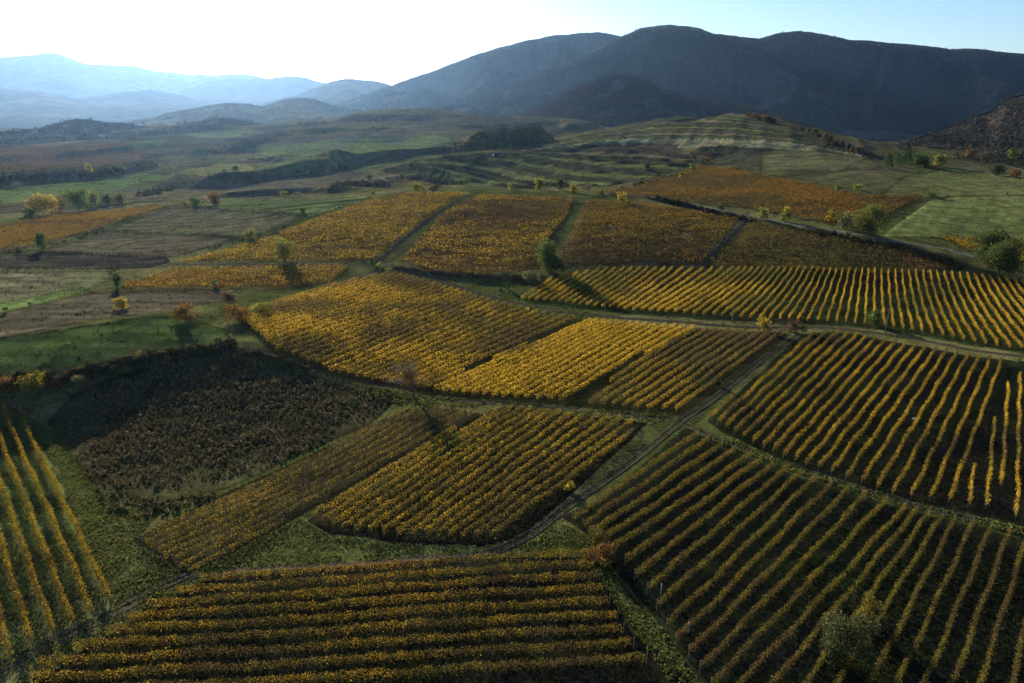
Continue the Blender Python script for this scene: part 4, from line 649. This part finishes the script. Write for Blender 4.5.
PL = [
 (549, 270, 28, 25, MG, 'round green tree standing at the top edge of the striped vineyard', 'tree'), (556, 274, 17, 18, DG, 'dark shrub at the foot of the round green tree', 'bush'),
 (531, 283, 12, 24, GY, 'wide olive bush left of the round green tree beside the grassy verge', 'bush'), (586, 294, 11, 13, MG, 'small green bush in the long tree shadow on the striped vineyard', 'bush'), (508, 289, 7, 6, DG, 'small dark shrub on the grassy verge by the cross track', 'bush'),
 (414, 399, 36, 32, RB, 'thin bare brown tree on the grass strip below the yellow vineyard', 'bare'),
 (186, 321, 17, 25, OR, 'dense rusty brown bush at the end of the green field', 'bush'), (122, 309, 11, 14, YE, 'small yellow tree on the ploughed field', 'tree'), (118, 288, 15, 8, DG, 'narrow dark tree at the left tip of the orange vineyard strip', 'tree'),
 (215, 287, 8, 7, MG, 'small green shrub at the lower edge of the orange vineyard strip', 'bush'),
 (285, 262, 23, 20, YG, 'yellow green tree standing over the pale track above the orange strip', 'tree'), (251, 239, 10, 12, YG, 'small round yellow green tree at the vineyard corner on the slope', 'tree'),
 (42, 249, 17, 10, DG, 'lone dark tree at the corner of the left golden vineyard', 'tree'),
 (44, 215, 20, 28, YE, 'big bright yellow tree in the valley at the left', 'tree'), (28, 218, 9, 14, MG, 'low green bush left of the big yellow tree', 'bush'), (61, 211, 14, 15, OR, 'orange brown tree right of the big yellow tree', 'tree'),
 (79, 211, 23, 24, MG, 'tallest green tree in the row behind the left golden vineyard', 'tree'), (95, 207, 15, 12, YG, 'yellow green tree right of the tallest green tree', 'tree'), (107, 205, 11, 12, DG, 'low dark tree between two green trees behind the golden vineyard', 'tree'), (120, 204, 11, 15, MG, 'round green tree at the right end of the valley row', 'tree'),
 (195, 206, 9, 14, MG, 'green bush beside the farm track above brown fields', 'bush'), (186, 206, 5, 7, YG, 'tiny yellow green bush left of the pair on the farm track', 'bush'), (215, 206, 14, 14, OR, 'tree with orange top beside the farm track above brown fields', 'tree'),
 (89, 173, 9, 7, YE, 'small pale yellow tree in the dark scrub band far left', 'tree'), (120, 171, 7, 11, GY, 'grey green bush in the dark scrub band far left', 'bush'), (18, 188, 6, 12, GY, 'low grey green bush on the far left meadow edge', 'bush'),
 (283, 197, 6, 10, YG, 'small yellow green bush on the bank below the brown far field', 'bush'), (298, 197, 5, 9, GY, 'low grey bush on the bank below the brown far field', 'bush'), (303, 213, 5, 6, DG, 'tiny dark bush on the green field edge above the slope', 'bush'),
 (418, 192, 9, 14, YG, 'round yellow green bush on the crest of the upper vineyard', 'bush'), (434, 192, 8, 15, RB, 'reddish bush on the crest beside the round yellow green bush', 'bush'), (373, 194, 3, 5, YE, 'tiny bright yellow bush at the crest left end', 'bush'),
 (512, 190, 7, 9, YG, 'small olive tree on the vineyard crest left of the yellow trees', 'tree'), (539, 190, 12, 12, YG, 'round yellow green tree on the vineyard crest', 'tree'), (561, 191, 12, 9, DG, 'upright dark green tree on the vineyard crest', 'tree'), (573, 193, 9, 8, YE, 'small yellow tree right of the dark green crest tree', 'tree'), (588, 194, 10, 10, RB, 'bare brown tree on the crest above the dark strip', 'bare'),
 (622, 202, 10, 11, YE, 'bright yellow bush beside the start of the pale road', 'bush'), (647, 170, 7, 6, RB, 'small red tree on the green hillside stripes', 'tree'), (681, 178, 6, 6, YE, 'small yellow tree at the top of the orange vineyard', 'tree'), (692, 170, 7, 8, MG, 'green bush at the foot of the terraced hill', 'bush'), (706, 164, 6, 7, OR, 'small orange bush at the foot of the terraced hill', 'bush'),
 (869, 236, 30, 28, [(.13, .135, .035), (.1, .11, .03)], 'large olive yellow tree beside the road below the green field', 'tree'), (843, 229, 17, 20, GY, 'olive shrub left of the large roadside tree', 'bush'), (830, 222, 11, 10, YE, 'yellow shrub by the road left of the olive shrub', 'bush'), (785, 221, 14, 13, YG, 'yellow green bush on the roadside hedge in the orange vineyard', 'bush'), (762, 219, 11, 13, YG, 'olive bush where the field track meets the road', 'bush'), (720, 211, 7, 9, DG, 'dark bush in the roadside hedge above the field track', 'bush'),
 (988, 262, 32, 36, DG, 'dark dense tree at the right behind the lighter round tree', 'tree'), (999, 275, 36, 36, [(.08, .1, .03), (.06, .08, .025)], 'light green round tree in front of the dark tree at right', 'tree'), (1023, 262, 14, 14, YG, 'yellow green bush at the right edge beside the round trees', 'bush'),
 (763, 331, 13, 13, YE, 'round golden bush at the track crossing', 'bush'), (792, 331, 11, 13, RB, 'reddish twiggy bush at the track crossing', 'bush'), (803, 332, 8, 8, DG, 'small dark bush at the fork of the tracks', 'bush'), (718, 386, 9, 6, DG, 'narrow dark shrub beside the pale track in mid vineyard', 'bush'), (873, 325, 15, 16, MG, 'green bush among the middle rows of the striped vineyard', 'bush'),
 (842, 664, 46, 42, [(.075, .085, .035), (.065, .075, .03), (.1, .1, .04)], 'tall olive grey bush standing among the lower right vines', 'bush'), (864, 628, 30, 22, [(.22, .17, .03), (.16, .14, .03)], 'yellow bush touching the tall olive grey bush in the vines', 'bush'),
 (600, 560, 15, 32, OR, 'dry orange brown bush at the corner of the grass strip', 'bush'), (598, 545, 16, 18, OLI and [(.15, .12, .03), (.1, .09, .03)], 'leafy olive bush at the corner of the lower right vineyard', 'bush'), (568, 492, 9, 13, YE, 'bright yellow bushy vine beside the dirt track', 'bush'),
 (228, 305, 12, 20, RB, 'brown bush at the upper left corner of the yellow vineyard', 'bush'), (240, 320, 15, 30, OR, 'orange brown thicket on the left edge of the yellow vineyard', 'bush'), (260, 314, 12, 26, YG, 'olive thicket inside the left edge of the yellow vineyard', 'bush'),
 (32, 390, 14, 30, YE, 'wide golden bush on the bank at the left edge', 'bush'), (57, 388, 11, 13, OR, 'small orange bush beside the wide golden bush on the bank', 'bush'), (79, 388, 13, 20, [(.2, .17, .07), (.16, .14, .05)], 'pale straw bush on the bank below the green field', 'bush'), (8, 392, 15, 16, OR, 'brown bush at the left edge on the bank', 'bush'), (124, 372, 8, 16, GY, 'low olive bush on the bank under the green field', 'bush'), (118, 288, 1, 1, DG, None, None),
 (372, 265, 7, 8, DG, 'small dark bush where the pale tracks meet', 'bush'), (380, 268, 6, 7, YG, 'small olive bush right of where the pale tracks meet', 'bush'),
 (370, 180, 6, 8, MG, 'small tree on the far green bank near the valley', 'tree'), (236, 171, 5, 6, DG, 'tiny dark tree on the yellow far field edge', 'tree'),
 (887, 168, 15, 9, DG, 'dark conifer at the left of the valley wood on the right', 'conifer'), (897, 166, 13, 9, DG, 'second dark conifer in the valley wood on the right', 'conifer'), (905, 163, 18, 12, DG, 'tallest dark conifer in the valley wood on the right', 'conifer'), (918, 167, 13, 13, DG, 'round dark tree in the valley wood on the right', 'tree'), (940, 166, 11, 13, YG, 'yellow green tree at the right end of the valley wood', 'tree'), (925, 168, 10, 10, MG, 'green tree in the middle of the valley wood', 'tree'),
 (997, 176, 12, 14, DG, 'dark round tree below the right hill', 'tree'), (1014, 178, 9, 11, OR, 'brown tree right of the dark round tree', 'tree'), (970, 158, 9, 12, OR, 'orange tree on the lower right hillside', 'tree'), (1012, 160, 10, 12, MG, 'green tree near the right edge below the hill', 'tree'), (857, 190, 6, 9, YG, 'yellow green bush at the orange vineyard right end', 'bush'), (838, 190, 5, 10, MG, 'low green bush at the orange vineyard upper edge', 'bush'), (932, 197, 4, 10, DG, 'low dark shrub at the top of the pale green field', 'bush'),
]
for q in PL:
    if q[5]: plant(*q)
# look-alikes along the crest of the terraced hill and the village trees
for i in range(12): plant(748+i*2.3+R.uniform(-1, 1), 117+i*.55, R.uniform(3, 6), R.uniform(4, 7), [[(.11, .075, .04), (.09, .06, .035)], RB][i % 2], 'orange brown tree in the clump on the terraced hilltop', 'tree', 'trees on the terraced hilltop')
for i in range(11): plant(802+i*5.5+R.uniform(-2, 2), 131+i*2.3, R.uniform(4, 8), R.uniform(5, 9), [RB, [(.11, .08, .04), (.08, .06, .03)], [(.06, .07, .03), (.05, .06, .025)]][i % 3], 'autumn tree in the line down the right end of the terraced hill', 'tree', 'trees down the hill end')

# ------------------------------------------------------------------ small built things
def ground_at(px, py): return [float(q[0]) for q in cast(px, py)]
for px, py, hp, lab in ((605, 315, 22, 'thin grey utility pole beside the cross track below the round green tree'), (732, 323, 22, 'thin grey utility pole by the cross track left of the golden bush'), (885, 333, 24, 'thin grey utility pole by the cross track in the striped vineyard')):
    x, y, z, t = ground_at(px, py); h = hp*t/F/.95; o = empty('utility_pole', (x, y, z)); tag(o, lab, 'utility pole', 'poles along the cross track')
    obj('pole', mesh_np('pole', *tube([(0, 0, -.3), (0, 0, h/2), (0, 0, h)], .12, .08, 8), M_POST), o)
    obj('crossarm', mesh_np('crossarm', *box(-.5, .5, -.05, .05, h-.35, h-.25), M_POST), o)
for px, py, lab in ((661, 594, 'pale concrete post at the vine row end beside the grass strip'), (688, 633, 'second pale concrete post lower down beside the grass strip'), (186, 588, 'dark wooden post standing alone at the young vineyard corner')):
    x, y, z, t = ground_at(px, py); o = obj('post', post_mesh(1.7 if px > 200 else 2.2, .09, M_PALEPOST if px > 200 else M_DARKWOOD), None, (x, y, z)); tag(o, lab, 'post')
x, y, z, t = ground_at(914, 420)                                   # white sack lying between the vines
S = R.normal(size=(0, 3)); th = np.linspace(0, math.pi, 7); ph = np.linspace(0, 2*math.pi, 13)[:-1]
V = np.array([(.42*math.sin(a)*math.cos(b)*(1+.12*math.sin(3*b)), .3*math.sin(a)*math.sin(b), .3+.3*math.cos(a)+.04*math.cos(2*b)) for a in th for b in ph])
Fs = np.array([(i*12+j, i*12+(j+1) % 12, (i+1)*12+(j+1) % 12, (i+1)*12+j) for i in range(6) for j in range(12)])[:, ::-1]
tag(obj('sack', mesh_np('sack', V, Fs, M_WHITE, None, True), None, (x, y, z)), 'small white sack lying between dark vine rows at middle right', 'sack')
def house(px, py, wm, dm, hm, rot, label, wall, roof, name='house', windows=True, group=None):
    x, y, z, t = ground_at(px, py); o = empty(name, (x, y, z)); o.rotation_euler[2] = rot; tag(o, label, name.replace('_', ' '), group)
    obj('wall', mesh_np('wall', *box(-wm/2, wm/2, -dm/2, dm/2, -.5, hm), wall), o)
    e = .3; rv = np.array([(-wm/2-e, -dm/2-e, hm+.003), (wm/2+e, -dm/2-e, hm+.003), (wm/2+e, dm/2+e, hm+.003), (-wm/2-e, dm/2+e, hm+.003), (-wm/2-e, 0, hm+dm*.35), (wm/2+e, 0, hm+dm*.35)])
    obj('roof', mesh_np('roof', rv, np.array([(0, 1, 5, 4), (2, 3, 4, 5), (0, 4, 3, 3), (1, 2, 5, 5), (0, 3, 2, 1)])[[0, 1, 4]], roof), o)
    g = np.array([(-wm/2, -dm/2, hm), (-wm/2, dm/2, hm), (-wm/2, 0, hm+dm*.33), (wm/2, dm/2, hm), (wm/2, -dm/2, hm), (wm/2, 0, hm+dm*.33)]); obj('gable', mesh_np('gable', g, np.array([(0, 2, 1), (3, 5, 4)]), wall), o)
    if windows:
        for k in (-1, 1): obj('window', mesh_np('window', *box(k*wm*.25-.5, k*wm*.25+.5, -dm/2-.06, -dm/2-.003, hm*.4, hm*.8), M_DARKGLASS), o)
    obj('door', mesh_np('door', *box(-.5, .5, -dm/2-.07, -dm/2-.003, -.1, 2.0), M_DARKWOOD), o)
house(496, 156, 5, 3.5, 2.2, .3, 'small dark shed on the brow of the green hillside', M_DARKWOOD, M_DARKWOOD, 'shed', False)
for px, py, rot, lab in ((91, 134, .2, 'small white house among the village trees, right one on the far left'), (36, 134, -.3, 'small pale house at the far left village edge'), (101, 137, .5, 'pale house with tiled roof below the wooded knoll far left')):
    house(px, py, 11, 8, 5, rot, lab, M_PLASTER, M_ROOFT, 'house', True, 'village houses')

# ------------------------------------------------------------------ haze
zlo = min([float(GZZ.min())]+[float(M[2].min()) for M in (ML0, ML1, ML2, ML3, MA, MB_, MC, MK, MR, ML4, ML5)])-1.0; ztop = max(CAM_H+60, float(max(M[2].max() for M in (ML1, ML2, ML3, MA, MB_, MC, MK, MR, ML4, ML5))))+25
hz = obj('haze', mesh_np('haze', *box(-13000, 13000, -13000, 13000, zlo, ztop), M_SOIL)); hz.data.materials.clear(); m, n, out = mat('haze')
pv = n.nodes.new('ShaderNodeVolumePrincipled'); pv.inputs['Color'].default_value = (.32, .57, 1, 1); pv.inputs['Density'].default_value = HAZE; pv.inputs['Anisotropy'].default_value = .67
n.links.new(pv.outputs[0], out.inputs['Volume']); hz.data.materials.append(m); tag(hz, kind='stuff')
